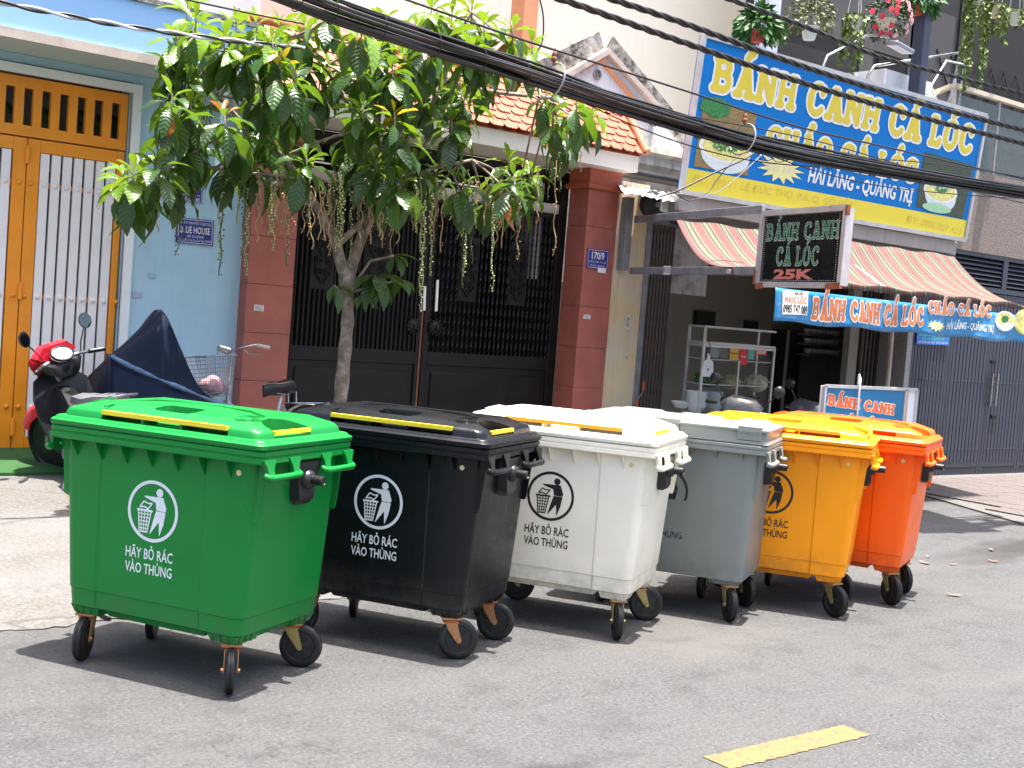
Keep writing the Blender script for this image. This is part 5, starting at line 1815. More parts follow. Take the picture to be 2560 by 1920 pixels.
obj('side_rail', B().beam((rx0 + .0, RY + .05, zr2), (pe.x, RY + .75, zr2), .07, .06), M['beige_rail'], rl)
for i in range(10):
    x = rx0 + i * 1.1
    obj('post', B().box((x - .02, RY - .01, zfl), (x + .02, RY + .03, zr2 - .03)), M['beige_rail'] if i == 0 else M['steel'], rl)
    obj('pane', B().box((x + .03, RY + .005, zfl + .06), (x + 1.07, RY + .015, zr2 - .1)), M['glass'], rl)
gl = thing('stainless_frame', 'thin stainless rail frame standing behind the white parapet', 'railing', at(2330, 150, 10.0))
p1, p2, p3 = at(2170, 190, 10.0), at(2185, 165, 10.0), at(2410, 130, 10.0)
obj('tube', B().tube([p1 - NZ * .3, p1, p2, p3, p3 + Vector((.0, .0, -.8))], .02, 8), M['chrome'], gl, smooth=50)
q1, q2 = at(2398, 145, 10.3), at(2370, 250, 10.3)
obj('tube', B().cyl(q1, q2 - NZ * .2, .03, n=10), M['chrome'], gl, smooth=50)
q1, q2, q3 = at(2340, 195, 9.7), at(2366, 152, 9.7), at(2425, 165, 9.7)
obj('tube', B().tube([at(2316, 235, 9.7), q1, q2, q3], .014, 8), M['alu'], gl, smooth=50)
fl = thing('flood_light', 'flat grey flood light on a bent tube above the billboard', 'lamp', at(2060, 165, 9.7))
pts = [at(2056, 170, 9.7), at(2068, 140, 9.7), at(2165, 90, 9.7), at(2185, 88, 9.7), at(2222, 92, 9.7)]
obj('arm', B().tube(pts, .018, 8), M['chrome'], fl, smooth=50)
p = at(2250, 118, 9.5)
obj('head', B().obox(p, (.16, -.02, -.032), (0.02, .10, .015), (.004, -.002, .026)), M['steel'], fl, bevel=.012)
obj('lens', B().obox(p + Vector((-.004, .002, -.029)), (.145, -.018, -.029), (0.018, .09, .0135), (.001, 0, .003)), M['white_paint'], fl)

# hanging pots
PLT = {k: mat('leaf_' + k, c, .5, var=.4, scale=30) for k, c in (('green', (.035, .12, .02)), ('olive', (.09, .11, .03)), ('light', (.11, .16, .025)), ('dark', (.02, .05, .012)))}
FLR = {'red': flat('petal_red', (.60, .03, .06), .5, .3), 'pink': flat('petal_pink', (.70, .36, .38), .5, .2)}
POT = {'white': mat('pot_white', (.62, .66, .58), .55, var=.1), 'red': mat('pot_red', (.45, .05, .03), .55, var=.15), 'cream': mat('pot_cream', (.62, .55, .44), .6, var=.12)}


def leafquad(b, p, d, ln, w, mi=0):
    d = Vector(d).normalized()
    s = d.cross(Vector((rnd() - .5, rnd() - .5, rnd() - .5))).normalized() * w
    n = d.cross(s) * .3
    b.add([p, p + d * ln * .45 + s + n, p + d * ln, p + d * ln * .45 - s + n, p + d * ln * .5], [(0, 1, 4), (1, 2, 4), (2, 3, 4), (3, 0, 4)], mi)


def hanging_pot(u, v, r, h, pot, label, kind, Y=9.7, strings=True, drop=0.0):
    p = at(u, v, Y)
    t = thing('hanging_pot', label, 'plant', p, group='plants hanging along the balcony')
    obj('pot', B().lathe([(r * .62, 0), (r * .68, .01), (r * .95, h * .9), (r * 1.06, h * .92), (r * 1.06, h), (r * .95, h), (r * .9, h * .9), (0, h * .88)], p, NZ, 16), POT[pot], t, smooth=40)
    top = p + NZ * h
    if strings:
        hk = top + NZ * .9
        for k in range(3):
            a = k * 2.1 + .3
            obj('string', B().cyl(top + Vector((r * math.cos(a), r * math.sin(a), 0)), hk, .003, n=4), POT['white'], t)
    b = B()
    if kind in ('bush', 'fine'):
        n, ln, w = (260, .15, .034) if kind == 'bush' else (560, .06, .015)
        R = r * (2.5 if kind == 'bush' else 2.9)
        for i in range(n):
            a, e = rnd() * 2 * PI, rnd() * PI * .85 - PI * .25
            d = Vector((math.cos(a) * math.cos(e), math.sin(a) * math.cos(e), math.sin(e)))
            q = top + Vector((d.x * R, d.y * R, d.z * R * .8 + R * .35)) * (.45 + .55 * rnd())
            leafquad(b, q, d + Vector((0, 0, -.9)), ln, w)
        for i in range(14):
            a = rnd() * 2 * PI
            b.tube([top, top + Vector((math.cos(a) * R * .6, math.sin(a) * R * .6, R * .7 * rnd()))], .004, 4, False)
        obj('foliage', b, PLT['green' if kind == 'bush' else 'olive'], t)
    if kind == 'flowers':
        R = r * 2.7
        for i in range(330):
            a, e = rnd() * 2 * PI, rnd() * PI * .9 - PI * .35
            d = Vector((math.cos(a) * math.cos(e), math.sin(a) * math.cos(e), math.sin(e)))
            leafquad(b, top + d * R * (.4 + .5 * rnd()), d + Vector((0, 0, -.6)), .06, .018)
        obj('foliage', b, PLT['dark'], t)
        for i in range(46):
            a, e = rnd() * 2 * PI, rnd() * PI * .9 - PI * .3
            d = Vector((math.cos(a) * math.cos(e), -abs(math.sin(a) * math.cos(e)), math.sin(e)))
            q = top + d * R
            red = d.x < -.25
            fb = B()
            n_ = (d + Vector((0, -.8, 0))).normalized()
            x_ = n_.orthogonal().normalized()
            y_ = n_.cross(x_)
            for k in range(5):
                a2 = k * 2 * PI / 5
                c_ = q + (x_ * math.cos(a2) + y_ * math.sin(a2)) * .022
                fb.add([c_ + (x_ * math.cos(m) + y_ * math.sin(m)) * .019 + n_ * .004 * k for m in [j * PI / 3 for j in range(6)]], [tuple(range(6))])
            obj('flower', fb, FLR['red' if red else 'pink'], t)
    if drop or kind == 'trail':
        tb_ = B()
        for i in range(9 if drop < 1 else 16):
            a = rnd() * 2 * PI
            q = top + Vector((math.cos(a) * r, math.sin(a) * r, .0))
            ln = max(.12, drop * (.4 + .6 * rnd()))
            m_n = int(ln / .045) + 2
            for j in range(m_n):
                f = j / m_n
                s_ = q + Vector((math.cos(a) * .03 + .03 * math.sin(f * 6 + i), math.sin(a) * .03, -ln * f + .02))
                for k in range(2):
                    leafquad(tb_, s_, (rnd() - .5, rnd() - .5, -.3 - rnd() * .5), .075, .027)
        for i in range(40):
            a = rnd() * 2 * PI
            leafquad(tb_, top + Vector((math.cos(a) * r * .8, math.sin(a) * r * .8, .02)), (math.cos(a), math.sin(a), .4), .06, .022)
        obj('trailing_stems', tb_, PLT['light'], t)
    return t


hanging_pot(1893, 106, .095, .12, 'red', 'red pot with a dense green bush at the left end of the balcony', 'bush', drop=0)
hanging_pot(1932, 116, .085, .15, 'white', 'small white pot on strings with sparse leaves beside the dense green bush', 'trail', drop=.12)
hanging_pot(2022, 100, .105, .15, 'white', 'white pot overflowing with fine olive foliage', 'fine')
hanging_pot(2135, 78, .10, .15, 'white', 'white pot with one narrow vine trailing down to the flood light', 'trail', drop=.75)
hanging_pot(2213, 78, .115, .14, 'cream', 'cream pot with red and pink flowers beside the dark post', 'flowers')
hanging_pot(2297, 40, .10, .12, 'red', 'red pot with broad green leaves just left of the dark post', 'bush')
hanging_pot(2444, 10, .12, .16, 'white', 'white pot with long yellow green vines hanging over the balcony rail', 'trail', drop=1.35)
hanging_pot(2486, 44, .12, .13, 'cream', 'cream bowl pot with a few red flowers and short trailing vines', 'trail', drop=.5)
hanging_pot(2540, 62, .12, .15, 'white', 'white pot on strings at the right edge of the picture', 'trail', drop=.25)
# vent box, lamp and tin sheet left of the ledge
t = thing('tin_sheet', 'ragged white tin sheet lying over the gap beside the pillar', 'sheet', at(1620, 490, 9.7))
a, c = at(1556, 478, 9.55), at(1694, 500, 9.55)
bb = B()
nn = 24
for j, (y, dz) in enumerate(((9.55, 0), (9.9, .11), (10.25, .18))):
    for i in range(nn + 1):
        s = i / nn
        bb.v.append((a.x + (c.x - a.x) * s + (y - 9.55) * .8, y + (.05 * rnd() if j == 0 else 0), (a.z + c.z) / 2 - .02 + dz + .014 * math.sin(i * 1.9) + (.02 * rnd() if j == 0 else 0)))
bb.f = [(j * (nn + 1) + i, j * (nn + 1) + i + 1, (j + 1) * (nn + 1) + i + 1, (j + 1) * (nn + 1) + i) for j in range(2) for i in range(nn)]
bb.mi = [0] * len(bb.f)
o = obj('sheet', bb, M['tin'], t)
o.modifiers.new('thickness', 'SOLIDIFY').thickness = .006
p = at(1668, 513, 9.75)
t = thing('wall_lamp', 'small pale flood lamp under the tin sheet', 'lamp', p)
obj('case', B().box((p.x - .09, 9.75, p.z - .07), (p.x + .09, 9.85, p.z + .06)), M['white_trim'], t, bevel=.012)
p = at(1628, 512, 9.85)
t = thing('fan', 'dark round wall fan under the tin sheet beside the pale lamp', 'fan', p)
obj('cage', B().lathe([(.13, 0), (.15, .03), (.15, .09), (.1, .12), (.04, .14)], p + NY * .05, NF, 20), M['dark'], t, smooth=40)
obj('hub', B().lathe([(.03, 0), (.03, .02)], p - NY * .09, NF, 12), M['steel'], t)

# ================================================================ overhead cables
CAB = mat('cable_black', (.008, .008, .009), .42, var=.4, scale=12)
CABS = mat('cable_silver', (.45, .45, .46), .35, var=.2)


def spl(pts, n):
    """Catmull-Rom through the points"""
    P = [Vector(p) for p in pts]
    P = [P[0] * 2 - P[1]] + P + [P[-1] * 2 - P[-2]]
    out = []
    m = len(P) - 3
    for i in range(n + 1):
        t = m * i / n
        k = min(int(t), m - 1)
        f = t - k
        a, b_, c_, d = P[k:k + 4]
        out.append(.5 * (2 * b_ + (c_ - a) * f + (2 * a - 5 * b_ + 4 * c_ - d) * f * f + (3 * b_ - a - 3 * c_ + d) * f ** 3))
    return out


KY = 6.75
cen = [at(u, v, KY) for u, v in ((560, -70), (700, -22), (860, 38), (1100, 118), (1300, 183), (1500, 250), (1700, 310), (1900, 366), (2100, 408), (2300, 442), (2560, 482), (2700, 500))]
cen = spl(cen, 120)
cb = thing('cable_bundle', 'thick bundle of black cables sagging across the street above the bins', 'cables', cen[60])
for k in range(30):
    a0, rr = rnd() * 2 * PI, .086 * math.sqrt(rnd())
    tw_ = (rnd() - .5) * 3
    ph = rnd() * 6
    pts = []
    for i, p in enumerate(cen):
        f = i / 120
        a = a0 + tw_ * f
        loose = 1.0 - .35 * f + (.28 * math.sin(f * 21 + ph)) * (1 if k % 3 == 0 else .3)
        pts.append(p + Vector((0, math.cos(a), math.sin(a))) * rr * loose)
    obj('cable', B().tube(pts, .007 + .006 * rnd(), 6), CAB, cb, smooth=70)
for k in range(5):                                   # loose ones that leave the bundle for a stretch
    i0 = 52 + k * 12
    pts = [cen[i] + NZ * ((.05 + .09 * math.sin((i - i0) / 34 * PI)) * (1 if k % 2 else -1)) + NY * (-.02 * k) for i in range(i0, min(i0 + 34, 121))]
    obj('cable', B().tube(pts, .005, 5), CAB, cb, smooth=70)
for u, v in ((1385, 170), (1859, 312)):
    j = min(range(121), key=lambda i: abs((cen[i] - CC).dot(CR) / (cen[i] - CC).dot(CF) * FPX + 1280 - u))
    q = cen[j]
    obj('ring', B().tube([q + Vector((.03 * math.sin(t), .125 * math.cos(t), .02 + .125 * math.sin(t))) for t in [k * 2 * PI / 20 for k in range(21)]], .006, 6), M['steel'], cb, smooth=60)
    obj('clamp', B().ball(q + NZ * .17, .022, 8, 5).ball(q + NZ * .20, (.016, .016, .025), 8, 5).cyl(q + NZ * .13, q + NZ * .24, .008, n=6), M['rust'], cb, smooth=60)
for k in range(16):
    q = cen[14 + k * 6]
    rr = .082 - .025 * k / 16
    obj('tie', B().tube([q + Vector((.004, rr * math.cos(t), rr * math.sin(t))) for t in [m * 2 * PI / 14 for m in range(15)]], .0035, 4), CAB, cb)


def wire(name, label, pts, r, Y, n=60, tw=0, m=CAB, m2=None):
    c_ = spl([at(u, v, Y) for u, v in pts], n)
    t = thing(name, label, 'cable', c_[0])
    if not tw:
        obj('strand', B().tube(c_, r, 6), m, t, smooth=70)
        return t
    for k in range(2 if tw == 2 else 3):
        nn = tw if tw > 3 else 2
        q = []
        L_ = 0
        cc_ = spl([at(u, v, Y) for u, v in pts], n * 6)
        for i, p in enumerate(cc_):
            if i:
                L_ += (p - cc_[i - 1]).length
            a = L_ * 14 + k * 2 * PI / (2 if tw == 2 else 3)
            q.append(p + Vector((0, math.cos(a), math.sin(a))) * r)
        obj('strand', B().tube(q, r * .95, 6), (m2 if k and m2 else m), t, smooth=70)
    return t


wire('messenger_wire', 'thin black wire running just above the cable bundle', [(960, -20), (1290, 94), (1500, 160), (1710, 226), (2000, 318), (2270, 380), (2700, 480)], .0075, KY)
wire('power_cable', 'lowest of the three twisted cables crossing the billboard', [(1300, -30), (1408, 0), (1700, 103), (2000, 205), (2280, 287), (2560, 360), (2700, 395)], .0135, 6.9, tw=3)
wire('power_cable', 'middle one of the three twisted cables crossing the billboard', [(1440, -34), (1536, 0), (1700, 55), (1990, 160), (2280, 252), (2560, 326), (2700, 360)], .0135, 6.95, tw=3)
wire('power_cable', 'uppermost twisted cable passing in front of the hanging pots', [(1740, -28), (1828, 0), (2010, 66), (2200, 142), (2380, 190), (2560, 236), (2700, 270)], .011, 7.0, tw=3)
wire('service_wire', 'twisted black and silver wire across the blue canopy', [(-60, -6), (0, 6), (130, 32), (270, 58), (400, 78), (600, 104), (760, 120)], .010, 8.2, tw=2, m2=CABS)
wire('thin_wire', 'single thin wire at the top edge over the blue canopy', [(420, -14), (480, 2), (620, 32), (760, 60)], .007, 8.2)
wire('drop_wire', 'straight black drop wire from the bundle to the billboard corner', [(1918, 362), (1860, 398), (1790, 430), (1700, 474), (1650, 492)], .010, 8.6)
wire('drop_wire', 'looping thin black drop wire beside the billboard corner', [(1915, 372), (1850, 388), (1800, 440), (1770, 480), (1725, 502), (1690, 485)], .005, 8.6)
wire('drop_wire', 'pale thin drop wire looping over the ledge corner', [(1910, 380), (1880, 410), (1810, 470), (1760, 492), (1715, 502), (1680, 488), (1670, 478)], .0045, 8.62, m=CABS)
wire('wire_tangle', 'small tangle of looped wires under the bundle on the billboard', [(1890, 372), (1905, 400), (1935, 395), (1928, 372), (1960, 372), (1968, 398), (1940, 404), (1920, 376), (1900, 360)], .004, 7.4)
wire('hanging_wire', 'thin black wire hanging from the red column', [(1345, -20), (1358, 40), (1356, 100), (1340, 136)], .008, 9.4)

# unseen pole added out of view, its platform placed to shade the road
up = thing('added_shade_pole', 'added unseen concrete pole, its steel platform shading the road', 'pole', (12.75, 6.4, 0))
obj('shaft', B().cyl((12.75, 6.4, 0), (12.75, 6.4, 8.5), .16, .11, 16), M['grey_plaster'], up, smooth=40)
PZ = 6.6
sh = SUNV / SUNV.z * PZ
obj('platform', B().prism([Vector((x, y, PZ)) + Vector((sh.x, sh.y, 0)) for x, y in ((10.6, 6.85), (11.69, 6.66), (12.16, 7.85), (11.1, 8.05))], (0, 0, .08)), M['steel'], up)
obj('cross_arm', B().beam((12.75, 6.4, PZ - .04), (11.4, 6.2, PZ - .04), .1, .1), M['steel'], up)
obj('added_transformer', B().lathe([(.28, 0), (.3, .05), (.3, .7), (.2, .8)], (11.7, 6.8, PZ + .08), NZ, 18), M['steel'], up, smooth=40)
# ================================================================ scooters, covered motorbike, bicycle
def wheel(t, x, R, w, spoke=True, rim=M['chrome'], rw=.02):
    ty = obj('front_wheel' if x > 0 else 'rear_wheel', B().lathe([(R - .06, -w * .5), (R - .05, -w), (R - .02, -w * .95), (R, -w * .4), (R, w * .4), (R - .02, w * .95), (R - .05, w), (R - .06, w * .5)], (x, 0, R), (0, 1, 0), 32), RUB, t, smooth=50, local=True)
    b = B().lathe([(R - .075, -rw), (R - .055, -rw), (R - .055, rw), (R - .075, rw), (R - .08, 0)], (x, 0, R), (0, 1, 0), 32)
    obj('rim', b, rim, ty, smooth=50, local=True)
    b = B().lathe([(.035, -.04), (.05, -.03), (.05, .03), (.035, .04)], (x, 0, R), (0, 1, 0), 14)
    for k in range(28):
        a = k * 2 * PI / 28
        s = -1 if k % 2 else 1
        b.cyl((x + .05 * math.cos(a), s * .028, R + .05 * math.sin(a)), (x + (R - .07) * math.cos(a + .25 * s), 0, R + (R - .07) * math.sin(a + .25 * s)), .0028, n=4)
    obj('spokes', b, rim, ty, smooth=50, local=True)['kind'] = 'stuff'
    return ty


PB = mat('black_plastic', (.014, .014, .016), .33, var=.2, scale=8)
SEAT = mat('seat_vinyl', (.10, .10, .11), .55, var=.15, dirt=(.25, .24, .23), dirt_amt=.3)
MIR = mat('mirror_glass', (.10, .12, .13), .06, metal=1.0)
DASH = mat('instrument_glass', (.75, .77, .80), .12, var=.05, coat=.6)


def make_scooter(label, col, loc, rz, sc, lean, steer=0.0):
    t = thing('motor_scooter', label, 'scooter')
    cm = mat('scooter_' + col, {'red': (.62, .015, .03), 'black': (.02, .02, .022), 'grey': (.06, .06, .07)}[col], .22, var=.08, coat=.6)
    wheel(t, .62, .285, .042)
    wheel(t, -.60, .285, .048)
    # front fender
    rings = []
    for k in range(11):
        a = math.radians(30 + k * 13)
        r = .335 + .02 * math.sin(k * .35)
        c = Vector((.62 + r * math.cos(a), 0, .285 + r * math.sin(a)))
        d = Vector((math.cos(a), 0, math.sin(a)))
        rings.append([c - d * .10 + Vector((0, -.062, 0)), c - d * .02 + Vector((0, -.058, 0)), c + d * .012 + Vector((0, -.025, 0)), c + d * .012 + Vector((0, .025, 0)), c - d * .02 + Vector((0, .058, 0)), c - d * .10 + Vector((0, .062, 0)), c - d * .02 + Vector((0, .04, 0)), c - d * .002, c - d * .02 + Vector((0, -.04, 0))])
    obj('front_fender', B().loft(rings), cm, t, smooth=50, local=True)
    b = B()
    for s in (-1, 1):
        b.cyl((.62, s * .075, .285), (.43, s * .075, .75), .022, n=10)
    b.cyl((.45, 0, .72), (.36, 0, 1.0), .03, n=10)
    obj('fork', b, M['steel'], t, smooth=40, local=True)
    # handlebar cowl, red hood and instrument
    b = B()
    hood = [(.54, .06, .95), (.53, .15, 1.03), (.48, .21, 1.11), (.42, .225, 1.155), (.36, .215, 1.14)]
    b.loft([[(x, -w, z - .06), (x, -w * .6, z + .015), (x, w * .6, z + .015), (x, w, z - .06), (x + .01, w * .6, z - .11), (x + .01, -w * .6, z - .11)] for x, w, z in hood])
    obj('cowl', b, cm, t, smooth=60, local=True)
    b = B().loft([[(x, -w, z - .05), (x, w, z - .05), (x, w * .8, z - .14), (x, -w * .8, z - .14)] for x, w, z in ((.36, .20, 1.08), (.28, .18, 1.06), (.26, .12, 1.03))])
    obj('rear_cowl', b, PB, t, smooth=40, local=True)
    b = B()
    n_ = Vector((-.72, 0, .70)).normalized()
    u_ = Vector((0, 1, 0))
    v_ = n_.cross(u_)
    c = Vector((.318, 0, 1.06))
    pts = [c + u_ * (.105 * math.cos(k * PI / 10)) + v_ * (.07 * math.sin(k * PI / 10)) for k in range(20)]
    b.prism(pts, n_ * .03)
    obj('instrument', b, DASH, t, smooth=40, local=True)
    obj('instrument_rim', B().tube([p + n_ * .025 for p in pts] + [pts[0] + n_ * .025], .012, 6), PB, t, smooth=60, local=True)
    for s in (-1, 1):
        obj('handlebar', B().tube([(.34, s * .12, 1.03), (.31, s * .20, 1.03), (.27, s * .26, 1.03)], .014, 8), M['steel'], t, smooth=50, local=True)
        g = obj('grip', B().tube([(.27, s * .25, 1.03), (.215, s * .37, 1.02)], [.019, .019], 10).ball((.213, s * .375, 1.02), .021, 8, 6), PB, t, smooth=40, local=True)
        obj('brake_lever', B().tube([(.31, s * .22, 1.02), (.30, s * .28, 1.015), (.25, s * .37, 1.0)], .006, 6), M['chrome'], g, smooth=50, local=True)
        m0 = Vector((.30, s * .20, 1.05))
        m1 = Vector((.32, s * .30, 1.22))
        obj('mirror_stem', B().tube([m0, m0 + Vector((.01, s * .03, .07)), m1], .006, 6), PB, t, smooth=50, local=True)
        mc = m1 + Vector((0, s * .03, .06))
        mm = Vector((-.96, -s * .2, .1)).normalized()
        mx, my = mm.cross(Vector((0, 0, 1))).normalized(), None
        my = mx.cross(mm)
        rg = lambda r, d: [mc + mm * d + (mx * .048 * math.cos(k * PI / 9) * 1.25 + my * .068 * math.sin(k * PI / 9)) * r for k in range(18)]
        o = obj('mirror', B().loft([rg(.3, -.03), rg(.8, -.02), rg(1, .0), rg(1, .006)]), PB, t, smooth=50, local=True)
        obj('mirror_glass', B().quad(*rg(.9, .0075)), MIR, o, local=True)
    # leg shield and step-through
    sh = [(.44, .14, .92), (.40, .23, .86), (.36, .26, .72), (.31, .25, .55), (.25, .20, .38), (.22, .15, .28)]
    b = B().loft([[(x - .03, -w, z), (x + .02, -w * .5, z), (x + .035, 0, z), (x + .02, w * .5, z), (x - .03, w, z), (x - .045, w * .97, z), (x - .01, w * .4, z), (x - .01, -w * .4, z), (x - .045, -w * .97, z)] for x, w, z in sh])
    obj('leg_shield', b, PB, t, smooth=50, local=True)
    b = B().loft([[(x, -w, z0), (x, w, z0), (x, w * .7, z1), (x, -w * .7, z1)] for x, w, z0, z1 in ((.36, .07, .35, .80), (.22, .085, .33, .78), (.05, .10, .33, .66), (-.12, .11, .35, .60), (-.22, .12, .38, .70))])
    obj('frame_cover', b, PB, t, smooth=50, local=True)
    b = B().loft([[(x, -w, z0), (x, w, z0), (x, w * .9, z1), (x, -w * .9, z1)] for x, w, z0, z1 in ((-.08, .11, .42, .68), (-.3, .14, .45, .72), (-.6, .13, .52, .76), (-.82, .07, .66, .80))])
    obj('tail_body', b, cm, t, smooth=50, local=True)
    b = B().loft([[(x, -w, z - .05), (x, -w * .9, z), (x, 0, z + .015), (x, w * .9, z), (x, w, z - .05)] for x, w, z in ((.0, .06, .74), (-.06, .11, .77), (-.3, .14, .775), (-.55, .13, .82), (-.75, .09, .83), (-.78, .05, .82))])
    obj('seat', b, SEAT, t, smooth=50, local=True)
    obj('grab_rail', B().tube([(-.6, .13, .78), (-.8, .12, .83), (-.88, 0, .85), (-.8, -.12, .83), (-.6, -.13, .78)], .012, 8), M['steel'], t, smooth=50, local=True)
    obj('tail_light', B().box((-.86, -.06, .68), (-.80, .06, .76)), RED, t, local=True, bevel=.01)
    obj('engine', B().box((-.05, -.12, .22), (.2, .12, .36)).cyl((.1, 0, .3), (.32, 0, .3), .08, n=14), M['steel'], t, local=True, bevel=.01)
    obj('exhaust', B().tube([(.1, -.14, .2), (-.2, -.15, .22), (-.8, -.17, .32)], [.02, .035, .05], 12), M['steel'], t, smooth=50, local=True)
    obj('side_stand', B().tube([(-.02, .12, .25), (-.08, .25, .02)], .012, 6), M['steel'], t, local=True)
    ax = Vector((-.24, 0, .70)).normalized()
    A = Vector((.45, 0, .72))
    st_ = Matrix.Translation(A) @ Matrix.Rotation(steer, 4, ax) @ Matrix.Translation(-A)
    for o in t.children:
        if o.name.split('.')[0] in ('front_wheel', 'front_fender', 'fork', 'cowl', 'rear_cowl', 'instrument', 'instrument_rim', 'handlebar', 'grip', 'mirror_stem', 'mirror'):
            o.matrix_basis = st_
    t.matrix_basis = Matrix.Translation(Vector(loc)) @ Matrix.Rotation(rz, 4, 'Z') @ Matrix.Rotation(lean, 4, 'X') @ Matrix.Scale(sc, 4)
    return t


def place_xy(px, Y, local, rz, sc):
    """ground position that brings a local point of a thing under a pixel's place"""
    p = at(px[0], px[1], Y)
    d = Matrix.Rotation(rz, 4, 'Z') @ (Vector(local) * sc)
    return Vector((p.x - d.x, p.y - d.y, ramp_z(p.x - d.x, p.y - d.y)))


rz = math.radians(94)
make_scooter('red and black motor scooter with a white instrument glass, parked by the orange gate', 'red', place_xy((196, 860), 9.7, (.36, 0, 1.05), rz, .92), rz, .92, math.radians(-9), math.radians(22))
rz = math.radians(215)
make_scooter('black motor scooter parked right in front of the food cabinet, only its bars in sight', 'black', place_xy((1822, 985), 8.3, (.30, 0, 1.1), rz, .95), rz, .95, math.radians(-8))
make_scooter('dark grey motor scooter between the food cabinet and the light box sign', 'grey', place_xy((2005, 1005), 8.5, (.30, 0, 1.1), rz - .4, .95), rz - .4, .95, math.radians(-8))

# covered motorbike
cv = [((280, 882), (277, 892), (288, 1010)), ((335, 832), (320, 915), (332, 1040)), ((385, 780), (370, 938), (392, 1060)), ((407, 742), (408, 954), (430, 1070)), ((419, 740), (438, 966), (470, 1078)), ((440, 802), (466, 977), (505, 1085)), ((462, 872), (496, 990), (545, 1090)), ((492, 975), (532, 1005), (590, 1095)), ((560, 1006), (592, 1024), (650, 1100)), ((620, 1030), (640, 1045), (690, 1105))]
bb = B()
for tp, cr_, bt in cv:
    a, c, d = at(*tp, 9.34), at(*cr_, 9.14), at(*bt, 9.02)
    d.z = ramp_z(d.x, d.y) + .10
    bk_ = Vector((a.x + .05, 10.0, a.z - .25))
    bf = Vector((a.x + .1, 10.1, d.z))
    mid = a.lerp(c, .5) + Vector((0, .04, .0))
    bb.v += [tuple(q) for q in (bf, bk_, a, mid, c + Vector((0, .10, .02)), c + Vector((0, .075, -.002)), c, c.lerp(d, .5) + Vector((0, -.01, 0)), d)]
nr = 9
bb.f = [(i * nr + j, i * nr + j + 1, (i + 1) * nr + j + 1, (i + 1) * nr + j) for i in range(len(cv) - 1) for j in range(nr - 1)] + [tuple(range(nr)), tuple(range((len(cv) - 1) * nr, len(cv) * nr))[::-1]]
bb.mi = [0] * len(bb.f)
b = N('navy_cover')
c = b.coord()
col = b.mix(b.ramp(b.noise(b.coord((3, 3, 1)), 3.5, 7, .7), [(.62, 0.0), (.72, .25)]), (.004, .010, .030), (.035, .055, .11))
b.l(col, b.p.inputs['Base Color'])
b.p.inputs['Roughness'].default_value = .6
b.p.inputs['Specular IOR Level'].default_value = .2
b.bump(b.noise(b.coord((1, 1, .5)), 7, 4, .5), .35, .03)
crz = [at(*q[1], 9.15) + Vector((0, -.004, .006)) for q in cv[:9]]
t = thing('covered_motorbike', 'motorbike under a navy blue cover rising to a peak, beside the blue wall', 'motorbike', at(415, 900, 9.4))
o = obj('cover', bb, b.m, t, smooth=80)
o.modifiers.new('soft', 'SUBSURF').levels = 2
o.modifiers['soft'].render_levels = 2
obj('crease_highlight', B().tube(spl(crz, 60), [.006 + .016 * abs(math.sin(i * .13 + .5)) * (.6 + .4 * rnd()) for i in range(61)], 6), mat('highlight_navy', (.11, .17, .30), .7, var=.35, scale=20), t, smooth=60)  # sunlit highlight of the worn crease, painted as a pale tube
for x in (at(330, 1000, 9.4).x, at(600, 1000, 9.4).x):
    obj('wheel', B().lathe([(.2, -.03), (.25, -.04), (.27, 0), (.25, .04), (.2, .03)], (x, 9.5, ramp_z(x, 9.5) + .27), (0, 1, 0), 24), RUB, t, smooth=50)

# bicycle
t = thing('bicycle', 'old silver bicycle with a wire basket leaning by the left red pillar', 'bicycle')
FRM = mat('silver_paint', (.48, .48, .47), .3, var=.15, metal=.5, dirt=(.2, .16, .12), dirt_amt=.2)
for x in (.53, -.50):
    wheel(t, x, .33, .02, rim=M['chrome'], rw=.012)
b = B()
b.tube([(.36, 0, .86), (.41, 0, .68), (.2, 0, .42), (-.08, 0, .29)], .018, 8).tube([(.40, 0, .72), (.1, 0, .5), (-.15, 0, .46)], .015, 8)
b.tube([(-.08, 0, .29), (-.2, 0, .75)], .017, 8).tube([(-.08, .03, .29), (-.50, .05, .33), (-.19, .02, .68)], .009, 6).tube([(-.08, -.03, .29), (-.50, -.05, .33), (-.19, -.02, .68)], .009, 6)
for s in (-1, 1):
    b.tube([(.40, s * .03, .72), (.44, s * .05, .6), (.53, s * .055, .33)], .011, 6)
obj('frame', b, FRM, t, smooth=50, local=True)
b = B().tube([(.38, 0, .84), (.35, 0, 1.14)], .013, 8).tube([(.20, -.29, 1.20), (.30, -.27, 1.21), (.39, -.15, 1.18), (.40, 0, 1.14), (.39, .15, 1.18), (.30, .27, 1.21), (.20, .29, 1.20)], .011, 8)
obj('handlebar', b, M['chrome'], t, smooth=50, local=True)
for s in (-1, 1):
    obj('grip', B().cyl((.28, s * .275, 1.21), (.16, s * .295, 1.19), .017, n=8), M['tan_trim'], t, smooth=50, local=True)
    obj('brake_lever', B().tube([(.36, s * .2, 1.17), (.33, s * .24, .13 + 1.0), (.24, s * .28, 1.13)], .006, 5), M['chrome'], t, smooth=50, local=True)
